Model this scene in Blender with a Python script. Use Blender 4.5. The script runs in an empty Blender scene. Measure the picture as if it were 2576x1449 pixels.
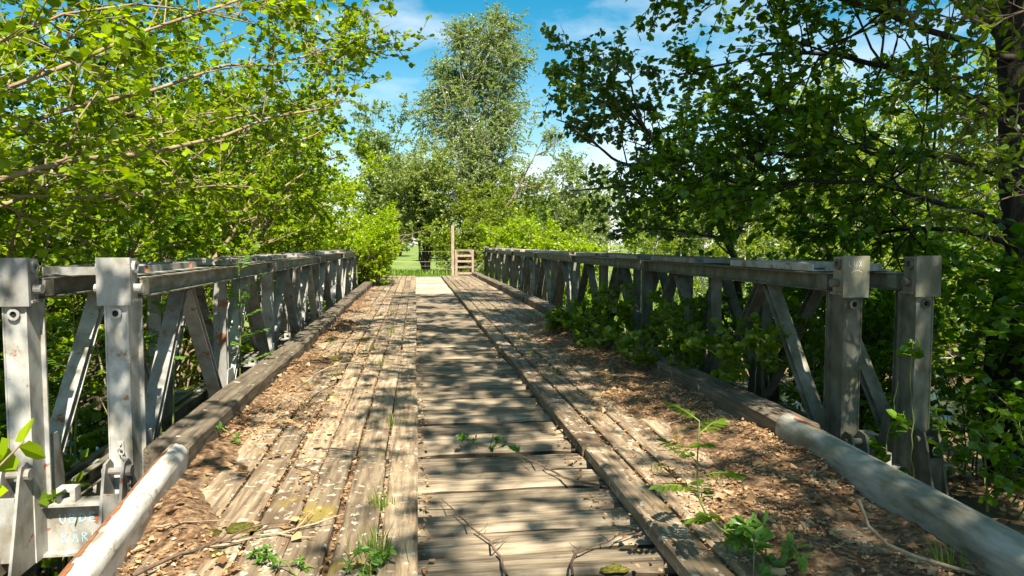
import bpy, math
import numpy as np
from math import radians, sin, cos, pi

# ------------------------------------------------------------------ camera, sky, sun, exposure
scn = bpy.context.scene
COL = scn.collection
CAM_H = 1.15
cam_d = bpy.data.cameras.new("camera")
cam = bpy.data.objects.new("camera", cam_d); COL.objects.link(cam)
cam_d.sensor_width = 36.0; cam_d.lens = 25.0
cam_d.clip_start = 0.05; cam_d.clip_end = 3000
PITCH, YAW = radians(3.5), radians(7.72)
cam.location = (0, 0, CAM_H)
cam.rotation_euler = (pi/2 - PITCH, 0, -YAW)
scn.camera = cam

SUN_EL, SUN_AZ = radians(54), radians(10)          # azimuth from straight behind the camera towards the right
TOSUN = np.array([cos(SUN_EL)*sin(SUN_AZ), -cos(SUN_EL)*cos(SUN_AZ), sin(SUN_EL)])
world = bpy.data.worlds.new("World"); scn.world = world; world.use_nodes = True
wn, wl = world.node_tree.nodes, world.node_tree.links
wn.clear()
w_out = wn.new("ShaderNodeOutputWorld"); w_bg = wn.new("ShaderNodeBackground")
w_sky = wn.new("ShaderNodeTexSky"); w_sky.sky_type = 'NISHITA'; w_sky.sun_disc = False
w_sky.sun_elevation = SUN_EL
w_sky.sun_rotation = math.atan2(TOSUN[0], TOSUN[1])
w_sky.air_density = 1.0; w_sky.dust_density = 0.4; w_sky.ozone_density = 2.0
w_hsv = wn.new("ShaderNodeHueSaturation"); w_hsv.inputs['Saturation'].default_value = 1.5
w_hsv.inputs['Hue'].default_value = 0.473; w_hsv.inputs['Value'].default_value = 1.15
w_tc = wn.new("ShaderNodeTexCoord"); w_map = wn.new("ShaderNodeMapping")
w_map.inputs['Scale'].default_value = (1.0, 1.0, 2.6); w_map.inputs['Location'].default_value = (2.6, 6.1, 4.2)
w_noise = wn.new("ShaderNodeTexNoise"); w_noise.inputs['Scale'].default_value = 2.6
w_noise.inputs['Detail'].default_value = 7; w_noise.inputs['Roughness'].default_value = 0.55
w_ramp = wn.new("ShaderNodeValToRGB"); w_ramp.color_ramp.elements[0].position = 0.47; w_ramp.color_ramp.elements[1].position = 0.74
w_mix = wn.new("ShaderNodeMix"); w_mix.data_type = 'RGBA'
w_mix.inputs['B'].default_value = (9.5, 9.8, 10.0, 1)
wl.new(w_tc.outputs['Generated'], w_map.inputs['Vector']); wl.new(w_map.outputs['Vector'], w_noise.inputs['Vector'])
wl.new(w_noise.outputs['Fac'], w_ramp.inputs['Fac']); wl.new(w_ramp.outputs['Color'], w_mix.inputs['Factor'])
wl.new(w_sky.outputs['Color'], w_hsv.inputs['Color']); wl.new(w_hsv.outputs['Color'], w_mix.inputs['A'])
w_sep = wn.new("ShaderNodeSeparateXYZ"); w_mr = wn.new("ShaderNodeMapRange"); w_mr.interpolation_type = 'SMOOTHSTEP'
w_mr.inputs['From Min'].default_value = 0.34; w_mr.inputs['From Max'].default_value = 0.02; w_mr.inputs['To Max'].default_value = 0.32
wl.new(w_tc.outputs['Generated'], w_sep.inputs[0]); wl.new(w_sep.outputs['Z'], w_mr.inputs['Value'])
w_mix2 = wn.new("ShaderNodeMix"); w_mix2.data_type = 'RGBA'; w_mix2.inputs['B'].default_value = (7.5, 9.0, 10.0, 1)
wl.new(w_mr.outputs[0], w_mix2.inputs['Factor']); wl.new(w_mix.outputs['Result'], w_mix2.inputs['A'])
wl.new(w_mix2.outputs['Result'], w_bg.inputs['Color']); w_bg.inputs['Strength'].default_value = 0.05
wl.new(w_bg.outputs['Background'], w_out.inputs['Surface'])

sun_d = bpy.data.lights.new("sun", 'SUN'); sun_d.energy = 5.0; sun_d.angle = radians(0.53); sun_d.color = (1.0, 0.915, 0.76)
sun = bpy.data.objects.new("sun", sun_d); COL.objects.link(sun)
sun.rotation_euler = (pi/2 - SUN_EL, 0, SUN_AZ)
sun.location = (10, -20, 30)
vs = scn.view_settings
vs.view_transform = 'Standard'; vs.look = 'None'; vs.gamma = 1.0; vs.exposure = 1.48; vs.use_curve_mapping = False
scn.render.engine = 'CYCLES'
cy = scn.cycles
cy.max_bounces = 7; cy.diffuse_bounces = 4; cy.glossy_bounces = 2; cy.transmission_bounces = 5; cy.transparent_max_bounces = 4
cy.use_denoising = True
cy.sample_clamp_indirect = 6.0

# ------------------------------------------------------------------ helpers
FPX = 1790.0                      # focal length in the 2576-wide picture used for measuring
def at(x, y, Y):
    """point at world distance Y that the camera sees at (x, y) of a 2576x1449 picture"""
    a, b = (x - 1288)/FPX, -(y - 724.5)/FPX
    d = np.array([a, cos(PITCH) + b*sin(PITCH), -sin(PITCH) + b*cos(PITCH)])
    d = np.array([d[0]*cos(YAW) + d[1]*sin(YAW), -d[0]*sin(YAW) + d[1]*cos(YAW), d[2]])
    return np.array([0, 0, CAM_H]) + d*(Y/d[1])

def RNG(s): return np.random.default_rng(s)
def nrm(v): return v/np.maximum(np.linalg.norm(v, axis=-1, keepdims=True), 1e-9)

def mesh_np(name, V, F, mat=None, smooth=False, mat_idx=None):
    """F: list of int arrays (n,3) or (n,4)"""
    V = np.asarray(V, dtype=np.float32).reshape(-1, 3)
    F = [np.asarray(f, dtype=np.int32) for f in (F if isinstance(F, list) else [F]) if len(f)]
    me = bpy.data.meshes.new(name)
    me.vertices.add(len(V)); me.vertices.foreach_set("co", V.ravel())
    nl = sum(f.size for f in F); npoly = sum(len(f) for f in F)
    me.loops.add(nl); me.loops.foreach_set("vertex_index", np.concatenate([f.ravel() for f in F]))
    me.polygons.add(npoly)
    tot = np.concatenate([np.full(len(f), f.shape[1], dtype=np.int32) for f in F])
    st = np.concatenate([[0], np.cumsum(tot)[:-1]]).astype(np.int32)
    me.polygons.foreach_set("loop_start", st)
    me.polygons.foreach_set("use_smooth", np.full(npoly, bool(smooth), dtype=bool))
    me.update(calc_edges=True)
    for m in (mat if isinstance(mat, (list, tuple)) else [mat]):
        if m: me.materials.append(m)
    if mat_idx is not None: me.polygons.foreach_set("material_index", np.asarray(mat_idx, dtype=np.int32))
    me.validate()
    return me

def link(name, me, parent=None, loc=(0, 0, 0), rot=(0, 0, 0), scale=(1, 1, 1)):
    o = bpy.data.objects.new(name, me); COL.objects.link(o)
    o.location = loc; o.rotation_euler = rot; o.scale = scale
    if parent: o.parent = parent
    return o

def tag(o, label=None, cat=None, group=None, kind=None):
    if label: o["label"] = label
    if cat: o["category"] = cat
    if group: o["group"] = group
    if kind: o["kind"] = kind
    return o

def thing(name, label, cat, loc=(0, 0, 0), group=None, rz=0):
    o = bpy.data.objects.new(name, None); COL.objects.link(o); o.empty_display_size = 0.2
    o.location = loc; o.rotation_euler = (0, 0, rz)
    return tag(o, label, cat, group)

class MB:
    """collects simple solids into one mesh"""
    def __init__(s): s.v, s.q, s.t, s.n = [], [], [], 0
    def add(s, V, Q=(), T=()):
        V = np.asarray(V, float).reshape(-1, 3)
        s.v.append(V)
        if len(Q): s.q.append(np.asarray(Q) + s.n)
        if len(T): s.t.append(np.asarray(T) + s.n)
        s.n += len(V); return s
    def box(s, lo, hi):
        x0, y0, z0 = lo; x1, y1, z1 = hi
        V = [(x0,y0,z0),(x1,y0,z0),(x1,y1,z0),(x0,y1,z0),(x0,y0,z1),(x1,y0,z1),(x1,y1,z1),(x0,y1,z1)]
        return s.add(V, [(0,3,2,1),(4,5,6,7),(0,1,5,4),(1,2,6,5),(2,3,7,6),(3,0,4,7)])
    def extrude(s, prof, p0, p1, up=(1, 0, 0)):
        """profile (list of (u,v)) swept from p0 to p1; u along `up`-ish, v along the other normal"""
        p0, p1 = np.array(p0, float), np.array(p1, float)
        t = nrm(p1 - p0); u = np.array(up, float); u = nrm(u - t*np.dot(u, t)); w = np.cross(t, u)
        P = np.array([u*a + w*b for a, b in prof]); k = len(P)
        V = np.vstack([P + p0, P + p1])
        s.add(V, [(i, (i+1) % k, (i+1) % k + k, i + k) for i in range(k)])
        b = s.n - 2*k                                    # end caps as fans
        s.t.append(np.array([(b, b+i+1, b+i) for i in range(1, k-1)] + [(b+k, b+k+i, b+k+i+1) for i in range(1, k-1)]))
        return s
    def channel(s, p0, p1, depth, flange, th, up, flip=1):
        """C section: web of `depth` along up, flanges reaching out by `flange`, three real plates"""
        p0, p1 = np.array(p0, float), np.array(p1, float)
        h = depth/2; f = flange*flip
        lo, hi = min(0, th*flip), max(0, th*flip)
        R = lambda u0, u1, v0, v1: [(u0, v0), (u1, v0), (u1, v1), (u0, v1)]
        s.extrude(R(-h, h, lo, hi), p0, p1, up)
        a, b = (th*flip, f) if flip > 0 else (f, th*flip)
        s.extrude(R(h-th, h, a, b), p0, p1, up); s.extrude(R(-h, -h+th, a, b), p0, p1, up)
        return s
    def cyl(s, p0, p1, r, k=10, r1=None):
        p0, p1 = np.array(p0, float), np.array(p1, float); r1 = r if r1 is None else r1
        t = nrm(p1 - p0); a = np.array([0, 0, 1.0]) if abs(t[2]) < .9 else np.array([1.0, 0, 0])
        u = nrm(np.cross(t, a)); w = np.cross(t, u)
        ang = np.linspace(0, 2*pi, k, endpoint=False)
        ring = np.outer(np.cos(ang), u) + np.outer(np.sin(ang), w)
        V = np.vstack([p0 + ring*r, p1 + ring*r1])
        b = s.n
        s.add(V, [(i, (i+1) % k, (i+1) % k + k, i + k) for i in range(k)])
        s.t.append(np.array([(b, b+i+1, b+i) for i in range(1, k-1)] + [(b+k, b+k+i, b+k+i+1) for i in range(1, k-1)]))
        return s
    def ring(s, c, axis, r0, r1, th, k=16):
        """flat washer with a hole"""
        c = np.array(c, float); t = nrm(np.array(axis, float)); a = np.array([0, 0, 1.0]) if abs(t[2]) < .9 else np.array([1.0, 0, 0])
        u = nrm(np.cross(t, a)); w = np.cross(t, u); ang = np.linspace(0, 2*pi, k, endpoint=False)
        rg = np.outer(np.cos(ang), u) + np.outer(np.sin(ang), w)
        V = np.vstack([c+rg*r0, c+rg*r1, c+t*th+rg*r1, c+t*th+rg*r0]); Q = []
        for j in range(4):
            for i in range(k): Q.append((j*k+i, j*k+(i+1) % k, ((j+1) % 4)*k+(i+1) % k, ((j+1) % 4)*k+i))
        return s.add(V, Q)
    def mesh(s, name, mat, smooth=False):
        F = []
        if s.q: F.append(np.vstack(s.q))
        if s.t: F.append(np.vstack(s.t))
        return mesh_np(name, np.vstack(s.v), F, mat, smooth)

def tubes(P, R, k=5):
    """P (B,n,3), R (B,n) -> verts, quads"""
    B, n, _ = P.shape
    T = np.gradient(P, axis=1); T = nrm(T)
    ref = np.where(np.abs(T[..., 2:3]) > .92, np.array([1.0, 0, 0]), np.array([0, 0, 1.0]))
    U = nrm(np.cross(T, ref)); W = np.cross(T, U)
    a = np.linspace(0, 2*pi, k, endpoint=False)
    V = P[:, :, None, :] + R[:, :, None, None]*(np.cos(a)[:, None]*U[:, :, None, :] + np.sin(a)[:, None]*W[:, :, None, :])
    base = (np.arange(B)*n*k)[:, None, None] + (np.arange(n-1)*k)[None, :, None] + np.arange(k)[None, None, :]
    nxt = (np.arange(B)*n*k)[:, None, None] + (np.arange(n-1)*k)[None, :, None] + ((np.arange(k)+1) % k)[None, None, :]
    Q = np.stack([base, nxt, nxt+k, base+k], -1).reshape(-1, 4)
    return V.reshape(-1, 3), Q

def merge(parts):
    V, Q, n = [], [], 0
    for v, q in parts: V.append(v); Q.append(q+n); n += len(v)
    return np.vstack(V), np.vstack(Q)

# ------------------------------------------------------------------ materials
def mat_new(name):
    m = bpy.data.materials.new(name); m.use_nodes = True
    nt = m.node_tree; nt.nodes.clear()
    return m, nt.nodes, nt.links
def N(ns, t, **kw):
    n = ns.new(t)
    for k, v in kw.items():
        if k in n.inputs: n.inputs[k].default_value = v
        else: setattr(n, k, v)
    return n
def ramp(ns, stops):
    r = ns.new("ShaderNodeValToRGB"); e = r.color_ramp.elements
    while len(e) < len(stops): e.new(0.5)
    for i, (p, c) in enumerate(stops): e[i].position = p; e[i].color = (*c, 1) if len(c) == 3 else c
    return r
def mixc(ns, ls, fac, a, b):
    m = ns.new("ShaderNodeMix"); m.data_type = 'RGBA'
    for sock, v in (('Factor', fac), ('A', a), ('B', b)):
        if hasattr(v, 'is_linked'): ls.new(v, m.inputs[sock])
        elif isinstance(v, (int, float)): m.inputs[sock].default_value = v
        else: m.inputs[sock].default_value = (*v, 1)
    return m.outputs['Result']

def leaf_mat(name, c1, c2, trans=0.48, gloss=0.022):
    m, ns, ls = mat_new(name)
    g = N(ns, "ShaderNodeNewGeometry")
    r = ramp(ns, [(0.0, c1), (1.0, c2)])
    ls.new(g.outputs['Random Per Island'], r.inputs['Fac'])
    d = N(ns, "ShaderNodeBsdfDiffuse"); t = N(ns, "ShaderNodeBsdfTranslucent"); gl = N(ns, "ShaderNodeBsdfGlossy", Roughness=0.38)
    gl.inputs['Color'].default_value = (0.9, 0.95, 1, 1)
    hs = N(ns, "ShaderNodeHueSaturation", Hue=0.49, Saturation=1.1, Value=1.5)
    ls.new(r.outputs['Color'], d.inputs['Color']); ls.new(r.outputs['Color'], hs.inputs['Color']); ls.new(hs.outputs['Color'], t.inputs['Color'])
    a = N(ns, "ShaderNodeMixShader", Fac=trans); ls.new(d.outputs[0], a.inputs[1]); ls.new(t.outputs[0], a.inputs[2])
    b = N(ns, "ShaderNodeMixShader", Fac=gloss); ls.new(a.outputs[0], b.inputs[1]); ls.new(gl.outputs[0], b.inputs[2])
    o = N(ns, "ShaderNodeOutputMaterial"); ls.new(b.outputs[0], o.inputs['Surface'])
    return m

def noise_mat(name, stops, scale=(1, 1, 1), nscale=5, detail=8, rough=0.85, bump=0.3, dist=0.02, coords='Object', randoff=True, spec=0.3, layers=()):
    """base colour from stretched noise; layers: (noise scale, lo, hi, colour, strength) of patches on top"""
    m, ns, ls = mat_new(name)
    tc = N(ns, "ShaderNodeTexCoord"); mp = N(ns, "ShaderNodeMapping"); mp.inputs['Scale'].default_value = scale
    vec = tc.outputs[coords]
    if randoff:
        oi = N(ns, "ShaderNodeObjectInfo"); mu = N(ns, "ShaderNodeMath", operation='MULTIPLY'); mu.inputs[1].default_value = 37.0
        ls.new(oi.outputs['Random'], mu.inputs[0]); va = N(ns, "ShaderNodeVectorMath", operation='ADD')
        ls.new(vec, va.inputs[0]); ls.new(mu.outputs[0], va.inputs[1]); vec = va.outputs[0]
    ls.new(vec, mp.inputs['Vector'])
    nz = N(ns, "ShaderNodeTexNoise", Scale=nscale, Detail=detail, Roughness=0.62); ls.new(mp.outputs[0], nz.inputs['Vector'])
    r = ramp(ns, stops); ls.new(nz.outputs['Fac'], r.inputs['Fac']); col = r.outputs['Color']
    if randoff:
        hv = N(ns, "ShaderNodeHueSaturation"); mr = N(ns, "ShaderNodeMapRange"); mr.inputs['To Min'].default_value = 0.70; mr.inputs['To Max'].default_value = 1.30
        ls.new(oi.outputs['Random'], mr.inputs['Value']); ls.new(mr.outputs[0], hv.inputs['Value']); ls.new(col, hv.inputs['Color']); col = hv.outputs['Color']
    for (s, lo, hi, c, st) in layers:
        n2 = N(ns, "ShaderNodeTexNoise", Scale=s, Detail=5, Roughness=0.6); ls.new(vec, n2.inputs['Vector'])
        r2 = ramp(ns, [(lo, (0, 0, 0)), (hi, (st, st, st))]); ls.new(n2.outputs['Fac'], r2.inputs['Fac'])
        col = mixc(ns, ls, r2.outputs['Color'], col, c)
    p = N(ns, "ShaderNodeBsdfPrincipled", Roughness=rough); p.inputs['Specular IOR Level'].default_value = spec
    ls.new(col, p.inputs['Base Color'])
    if bump:
        bp = N(ns, "ShaderNodeBump", Strength=bump, Distance=dist); ls.new(nz.outputs['Fac'], bp.inputs['Height']); ls.new(bp.outputs[0], p.inputs['Normal'])
    o = N(ns, "ShaderNodeOutputMaterial"); ls.new(p.outputs[0], o.inputs['Surface'])
    return m

M = {}
# weathered timber, grain along local x
M['plank'] = noise_mat("weathered_plank", [(0.30, (0.06, 0.043, 0.027)), (0.48, (0.19, 0.148, 0.100)), (0.66, (0.345, 0.28, 0.195))],
                       scale=(0.8, 9, 9), nscale=4, bump=0.6, dist=0.012, layers=[(2.2, 0.55, 0.7, (0.07, 0.055, 0.038), 0.6), (9, 0.66, 0.72, (0.05, 0.04, 0.03), 0.5)])
M['planksunlit'] = noise_mat("sunlit_far_plank", [(0.30, (0.16, 0.13, 0.092)), (0.48, (0.30, 0.255, 0.19)), (0.66, (0.44, 0.39, 0.31))], scale=(0.8, 9, 9), nscale=4, bump=0.5, dist=0.012)  # sunlit stretch of the far deck painted in as paler planks
M['tread'] = noise_mat("lichened_tread", [(0.30, (0.075, 0.053, 0.034)), (0.48, (0.21, 0.152, 0.096)), (0.68, (0.36, 0.285, 0.19))],
                       scale=(0.8, 9, 9), nscale=4, bump=0.6, dist=0.012,
                       layers=[(1.6, 0.52, 0.66, (0.10, 0.062, 0.035), 0.75), (20, 0.585, 0.62, (0.44, 0.42, 0.33), 0.75), (2.6, 0.60, 0.70, (0.24, 0.18, 0.02), 0.7)])
M['kerb'] = noise_mat("kerb_timber", [(0.3, (0.05, 0.04, 0.028)), (0.5, (0.145, 0.115, 0.08)), (0.7, (0.24, 0.20, 0.145))],
                      scale=(0.8, 8, 8), nscale=4, bump=0.7, dist=0.015, layers=[(12, 0.66, 0.69, (0.55, 0.53, 0.46), 0.85), (2.5, 0.6, 0.7, (0.06, 0.06, 0.02), 0.6)])
M['gatewood'] = noise_mat("stile_timber", [(0.3, (0.17, 0.11, 0.085)), (0.6, (0.36, 0.27, 0.22))], scale=(6, 6, 0.8), nscale=4, bump=0.3)
M['steel'] = noise_mat("grey_painted_steel", [(0.36, (0.20, 0.185, 0.15)), (0.5, (0.30, 0.295, 0.27)), (0.66, (0.37, 0.37, 0.36))],
                       scale=(2, 2, 1.2), nscale=4, rough=0.55, bump=0.12, dist=0.004,
                       layers=[(3.5, 0.56, 0.68, (0.15, 0.13, 0.075), 0.75), (7.0, 0.63, 0.66, (0.23, 0.085, 0.035), 0.9), (45, 0.66, 0.70, (0.08, 0.06, 0.035), 0.7)])
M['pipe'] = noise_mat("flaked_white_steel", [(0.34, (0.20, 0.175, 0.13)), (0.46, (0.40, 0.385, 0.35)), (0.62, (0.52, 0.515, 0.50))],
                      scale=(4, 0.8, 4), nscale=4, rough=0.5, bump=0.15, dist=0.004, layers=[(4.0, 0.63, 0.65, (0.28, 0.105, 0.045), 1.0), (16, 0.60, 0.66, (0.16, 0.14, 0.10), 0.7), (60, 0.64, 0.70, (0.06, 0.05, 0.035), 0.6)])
M['steelshaded'] = noise_mat("shaded_algae_steel", [(0.34, (0.08, 0.075, 0.048)), (0.5, (0.135, 0.13, 0.09)), (0.68, (0.22, 0.215, 0.17))],
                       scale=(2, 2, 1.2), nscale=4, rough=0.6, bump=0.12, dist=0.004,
                       layers=[(3.5, 0.58, 0.68, (0.10, 0.10, 0.045), 0.7), (5.0, 0.69, 0.72, (0.20, 0.08, 0.035), 0.9)])  # algae tint, with the right side's shade painted in as darker steel
M['steelgrime'] = noise_mat("grimy_steel", [(0.32, (0.10, 0.085, 0.055)), (0.5, (0.19, 0.175, 0.13)), (0.72, (0.34, 0.335, 0.31))],
                       scale=(3, 1.2, 3), nscale=4, rough=0.6, bump=0.12, dist=0.004, layers=[(5.0, 0.68, 0.71, (0.22, 0.085, 0.035), 0.9)])
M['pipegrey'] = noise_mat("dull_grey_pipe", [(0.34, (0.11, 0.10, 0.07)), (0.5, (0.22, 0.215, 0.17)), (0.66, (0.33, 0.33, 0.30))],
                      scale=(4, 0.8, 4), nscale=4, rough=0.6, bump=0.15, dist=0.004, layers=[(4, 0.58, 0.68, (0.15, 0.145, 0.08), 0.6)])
M['rust'] = noise_mat("rust", [(0.3, (0.16, 0.055, 0.022)), (0.7, (0.36, 0.15, 0.07))], nscale=20, bump=0.2)
M['galv'] = noise_mat("galvanised_wire", [(0.3, (0.3, 0.3, 0.3)), (0.7, (0.5, 0.5, 0.5))], nscale=20, rough=0.4, bump=0)
M['chalk'] = noise_mat("blue_chalk", [(0.35, (0.30, 0.50, 0.56)), (0.65, (0.42, 0.66, 0.72))], nscale=60, bump=0)
M['scratch'] = noise_mat("scratched_paint", [(0.3, (0.6, 0.6, 0.58)), (0.7, (0.75, 0.75, 0.73))], nscale=60, bump=0)
M['bark'] = noise_mat("brown_bark", [(0.3, (0.035, 0.026, 0.018)), (0.7, (0.13, 0.10, 0.07))], scale=(6, 6, 1.2), nscale=4, bump=0.8, dist=0.03)
M['hazelbark'] = noise_mat("hazel_bark", [(0.3, (0.12, 0.085, 0.045)), (0.7, (0.33, 0.26, 0.16))], scale=(3, 3, 3), nscale=4, bump=0.3)
M['darkbark'] = noise_mat("dark_bark", [(0.3, (0.012, 0.010, 0.007)), (0.7, (0.045, 0.036, 0.026))], scale=(6, 6, 1.2), nscale=4, bump=1, dist=0.03)
M['birchbark'] = noise_mat("birch_bark", [(0.36, (0.06, 0.055, 0.05)), (0.45, (0.46, 0.43, 0.39)), (0.7, (0.62, 0.6, 0.56))], scale=(1.5, 1.5, 5), nscale=3, bump=0.2)
M['ground'] = noise_mat("woodland_ground", [(0.3, (0.05, 0.035, 0.02)), (0.55, (0.14, 0.10, 0.055)), (0.7, (0.10, 0.12, 0.035))], nscale=1.5, bump=1, dist=0.08, randoff=False, rough=1)
M['meadow'] = noise_mat("meadow_turf", [(0.3, (0.07, 0.12, 0.02)), (0.5, (0.13, 0.19, 0.035)), (0.7, (0.22, 0.21, 0.07))], nscale=0.35, bump=1, dist=0.2, randoff=False, rough=1)
M['mould'] = noise_mat("leaf_mould", [(0.34, (0.04, 0.022, 0.012)), (0.5, (0.155, 0.09, 0.047)), (0.66, (0.34, 0.225, 0.125))], nscale=30, bump=1, dist=0.02, randoff=False, rough=1,
                       layers=[(3.0, 0.62, 0.7, (0.24, 0.19, 0.03), 0.7)])
M['moss'] = noise_mat("moss", [(0.35, (0.03, 0.035, 0.004)), (0.65, (0.14, 0.125, 0.016))], nscale=60, bump=1, dist=0.02, rough=1)
M['twig'] = noise_mat("dead_twig", [(0.3, (0.05, 0.03, 0.02)), (0.7, (0.17, 0.12, 0.085))], nscale=20, bump=0.3)
M['paletwig'] = noise_mat("pale_twig", [(0.3, (0.22, 0.16, 0.1)), (0.7, (0.42, 0.34, 0.22))], nscale=20, bump=0.3)
M['dryleaf'] = leaf_mat("dry_leaf", (0.18, 0.085, 0.035), (0.52, 0.36, 0.20), trans=0.15, gloss=0.02)
M['hazel'] = leaf_mat("hazel_leaf", (0.075, 0.15, 0.002), (0.30, 0.43, 0.004))
M['hazelfar'] = leaf_mat("young_hazel_leaf", (0.18, 0.285, 0.003), (0.33, 0.45, 0.006))
M['dark'] = leaf_mat("deep_green_leaf", (0.045, 0.125, 0.004), (0.15, 0.285, 0.006), trans=0.5, gloss=0.03)
M['alder'] = leaf_mat("alder_leaf", (0.05, 0.12, 0.012), (0.14, 0.245, 0.016), trans=0.48, gloss=0.05)
M['birch'] = leaf_mat("birch_leaf", (0.14, 0.205, 0.045), (0.235, 0.30, 0.075), trans=0.42, gloss=0.03)
M['willow'] = leaf_mat("willow_leaf", (0.15, 0.205, 0.04), (0.26, 0.32, 0.075), trans=0.4, gloss=0.03)
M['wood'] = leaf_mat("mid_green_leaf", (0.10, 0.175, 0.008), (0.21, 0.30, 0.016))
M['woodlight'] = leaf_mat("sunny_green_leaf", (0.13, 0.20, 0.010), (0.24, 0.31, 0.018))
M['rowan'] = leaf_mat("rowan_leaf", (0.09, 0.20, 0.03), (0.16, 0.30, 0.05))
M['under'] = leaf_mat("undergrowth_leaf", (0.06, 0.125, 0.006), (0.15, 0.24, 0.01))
M['shadewood'] = leaf_mat("shaded_wood_leaf", (0.02, 0.065, 0.003), (0.07, 0.15, 0.005), trans=0.4)  # shade deep in the left wood painted into a darker leaf colour
M['grass'] = leaf_mat("grass_blade", (0.09, 0.17, 0.02), (0.20, 0.28, 0.04), trans=0.4)
M['stem'] = noise_mat("green_stem", [(0.3, (0.10, 0.13, 0.03)), (0.7, (0.22, 0.24, 0.07))], nscale=10, bump=0)
m, ns, ls = mat_new("stream_water")
p = N(ns, "ShaderNodeBsdfPrincipled", Roughness=0.06); p.inputs['Base Color'].default_value = (0.02, 0.025, 0.015, 1); p.inputs['IOR'].default_value = 1.33
nz = N(ns, "ShaderNodeTexNoise", Scale=3.0); bp = N(ns, "ShaderNodeBump", Strength=0.2); ls.new(nz.outputs['Fac'], bp.inputs['Height']); ls.new(bp.outputs[0], p.inputs['Normal'])
o = N(ns, "ShaderNodeOutputMaterial"); ls.new(p.outputs[0], o.inputs['Surface']); M['water'] = m

# ------------------------------------------------------------------ terrain
def sm(a, b, x): t = np.clip((x-a)/(b-a), 0, 1); return t*t*(3-2*t)
def wob(x, y):
    return (np.sin(x*1.3+y*0.7)*0.5 + np.sin(x*0.5-y*1.1+1.7)*0.6 + np.sin(x*2.9+y*2.3+0.5)*0.25)
def ground_z(x, y):
    x, y = np.asarray(x, float), np.asarray(y, float)
    meadow = -1.45 + 0.25*np.sin(x*0.07+0.4)*np.cos(y*0.05) + 1.0*sm(60, 220, y) + 0.5*sm(30, 120, np.abs(x))
    near = -0.55 + 0.9*sm(3, 12, x)*sm(9, 3, y)*0 - 0.55*sm(-1.5, -2.1, x)*sm(-2, 2, y) - 0.25*sm(-2, -8, x)
    z = near + (meadow-near)*sm(15, 21, y)
    val = sm(4.2, 8.5, y)*sm(19, 14.5, y)                       # the stream's valley runs across under the bridge
    z = z - 1.35*val
    strip = sm(2.15, 1.78, np.abs(x-0.46))                        # near approach
    z = z + (-0.13 - z)*strip*sm(4.15, 3.7, y)
    ram = sm(6.5, 2.2, np.abs(x-0.3))*sm(24.8, 26.4, y)*sm(75, 30, y)   # far abutment and track
    z = z + (-0.16 - 0.3*sm(27, 45, y) - z)*ram
    flat = strip*sm(4.15, 3.7, y) + ram
    return z + 0.07*wob(x, y)*(1-np.clip(flat, 0, 0.9))
def sheet(xs, ys, zf):
    X, Y = np.meshgrid(xs, ys); V = np.stack([X, Y, zf(X, Y)], -1).reshape(-1, 3)
    nx, ny = len(xs), len(ys); i = (np.arange(ny-1)[:, None]*nx + np.arange(nx-1)[None]).ravel()
    return V, np.stack([i, i+1, i+1+nx, i+nx], -1)
t = np.linspace(-1, 1, 181)
xs = np.sinh(t*5.4)/np.sinh(5.4)*900 + 1
ys = np.sinh(t*5.4)/np.sinh(5.4)*900 + 10
V, Q = sheet(xs, ys, ground_z)
cx, cyy = V[Q].mean(1)[:, 0], V[Q].mean(1)[:, 1]
idx = ((cyy > 18.5) & (cx > -30)).astype(int)
g = link("ground", mesh_np("ground", V, Q, [M['ground'], M['meadow']], True, idx)); tag(g, kind="structure")
g["label"] = "woodland floor and meadow around the stream"
V, Q = sheet(np.linspace(-40, 60, 30), np.linspace(10.2, 13.2, 6), lambda x, y: 0*x - 1.83)
w = link("water", mesh_np("water", V, Q, M['water'])); tag(w, "narrow dark stream under the bridge", kind="structure")

# ------------------------------------------------------------------ the bridge
PANEL, Y0, NP = 3.92, 4.33, 6
XI, XO = (-1.645, -2.165), (2.76, 3.26)                # inner and outer truss of each side
ZT, ZB = 0.96, -0.42                                 # chord top, bottom chord's underside
bridge = thing("truss_bridge", "grey steel truss bridge with weathered plank deck across the stream", "bridge")
LUG = 0.13
def member(p0, p1, w=0.075, d=0.10, kind='c'):
    b = MB()
    if kind == 'c':                                  # two small channels back to back with a web between: an I-like strut
        b.channel(p0, p1, w, d/2, 0.008, (0, 1, 0), 1); b.channel(p0, p1, w, d/2, 0.008, (0, 1, 0), -1)
    return b
ch_h = 0.115
def chord_mesh(z0, name):
    b = MB()
    for s in (-1, 1):                                # two channels, flanges outwards, gap between them
        x = s*0.028
        zc = z0 + ch_h/2
        b.channel((x, 0.012, zc), (x, PANEL-0.012, zc), ch_h, 0.05, 0.008, (0, 0, 1), s)
    for y in np.linspace(0.35, PANEL-0.35, 6): b.box((-0.028, y-0.06, z0+0.02), (0.028, y+0.06, z0+0.03))
    for y in (0.0, PANEL):                           # jaw blocks at the joints
        yy = 0.014 if y == 0 else PANEL-0.11
        b.box((-0.085, yy, z0+0.012), (-0.037, yy+0.096, z0+ch_h-0.012)); b.box((0.037, yy, z0+0.012), (0.085, yy+0.096, z0+ch_h-0.012))
    return b.mesh(name, M['steelgrime'])
ME_top = chord_mesh(ZT-ch_h, "top_chord"); ME_bot = chord_mesh(ZB, "bottom_chord")
zt, zb = ZT-ch_h, ZB+ch_h
Lp = PANEL
def vert(y, w=0.07): return member((0, y, zb), (0, y, zt), w, 0.10).mesh("vertical", M['steel'])
ME_vert = vert(0, 0.075); ME_vend = vert(0, 0.055)
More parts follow.
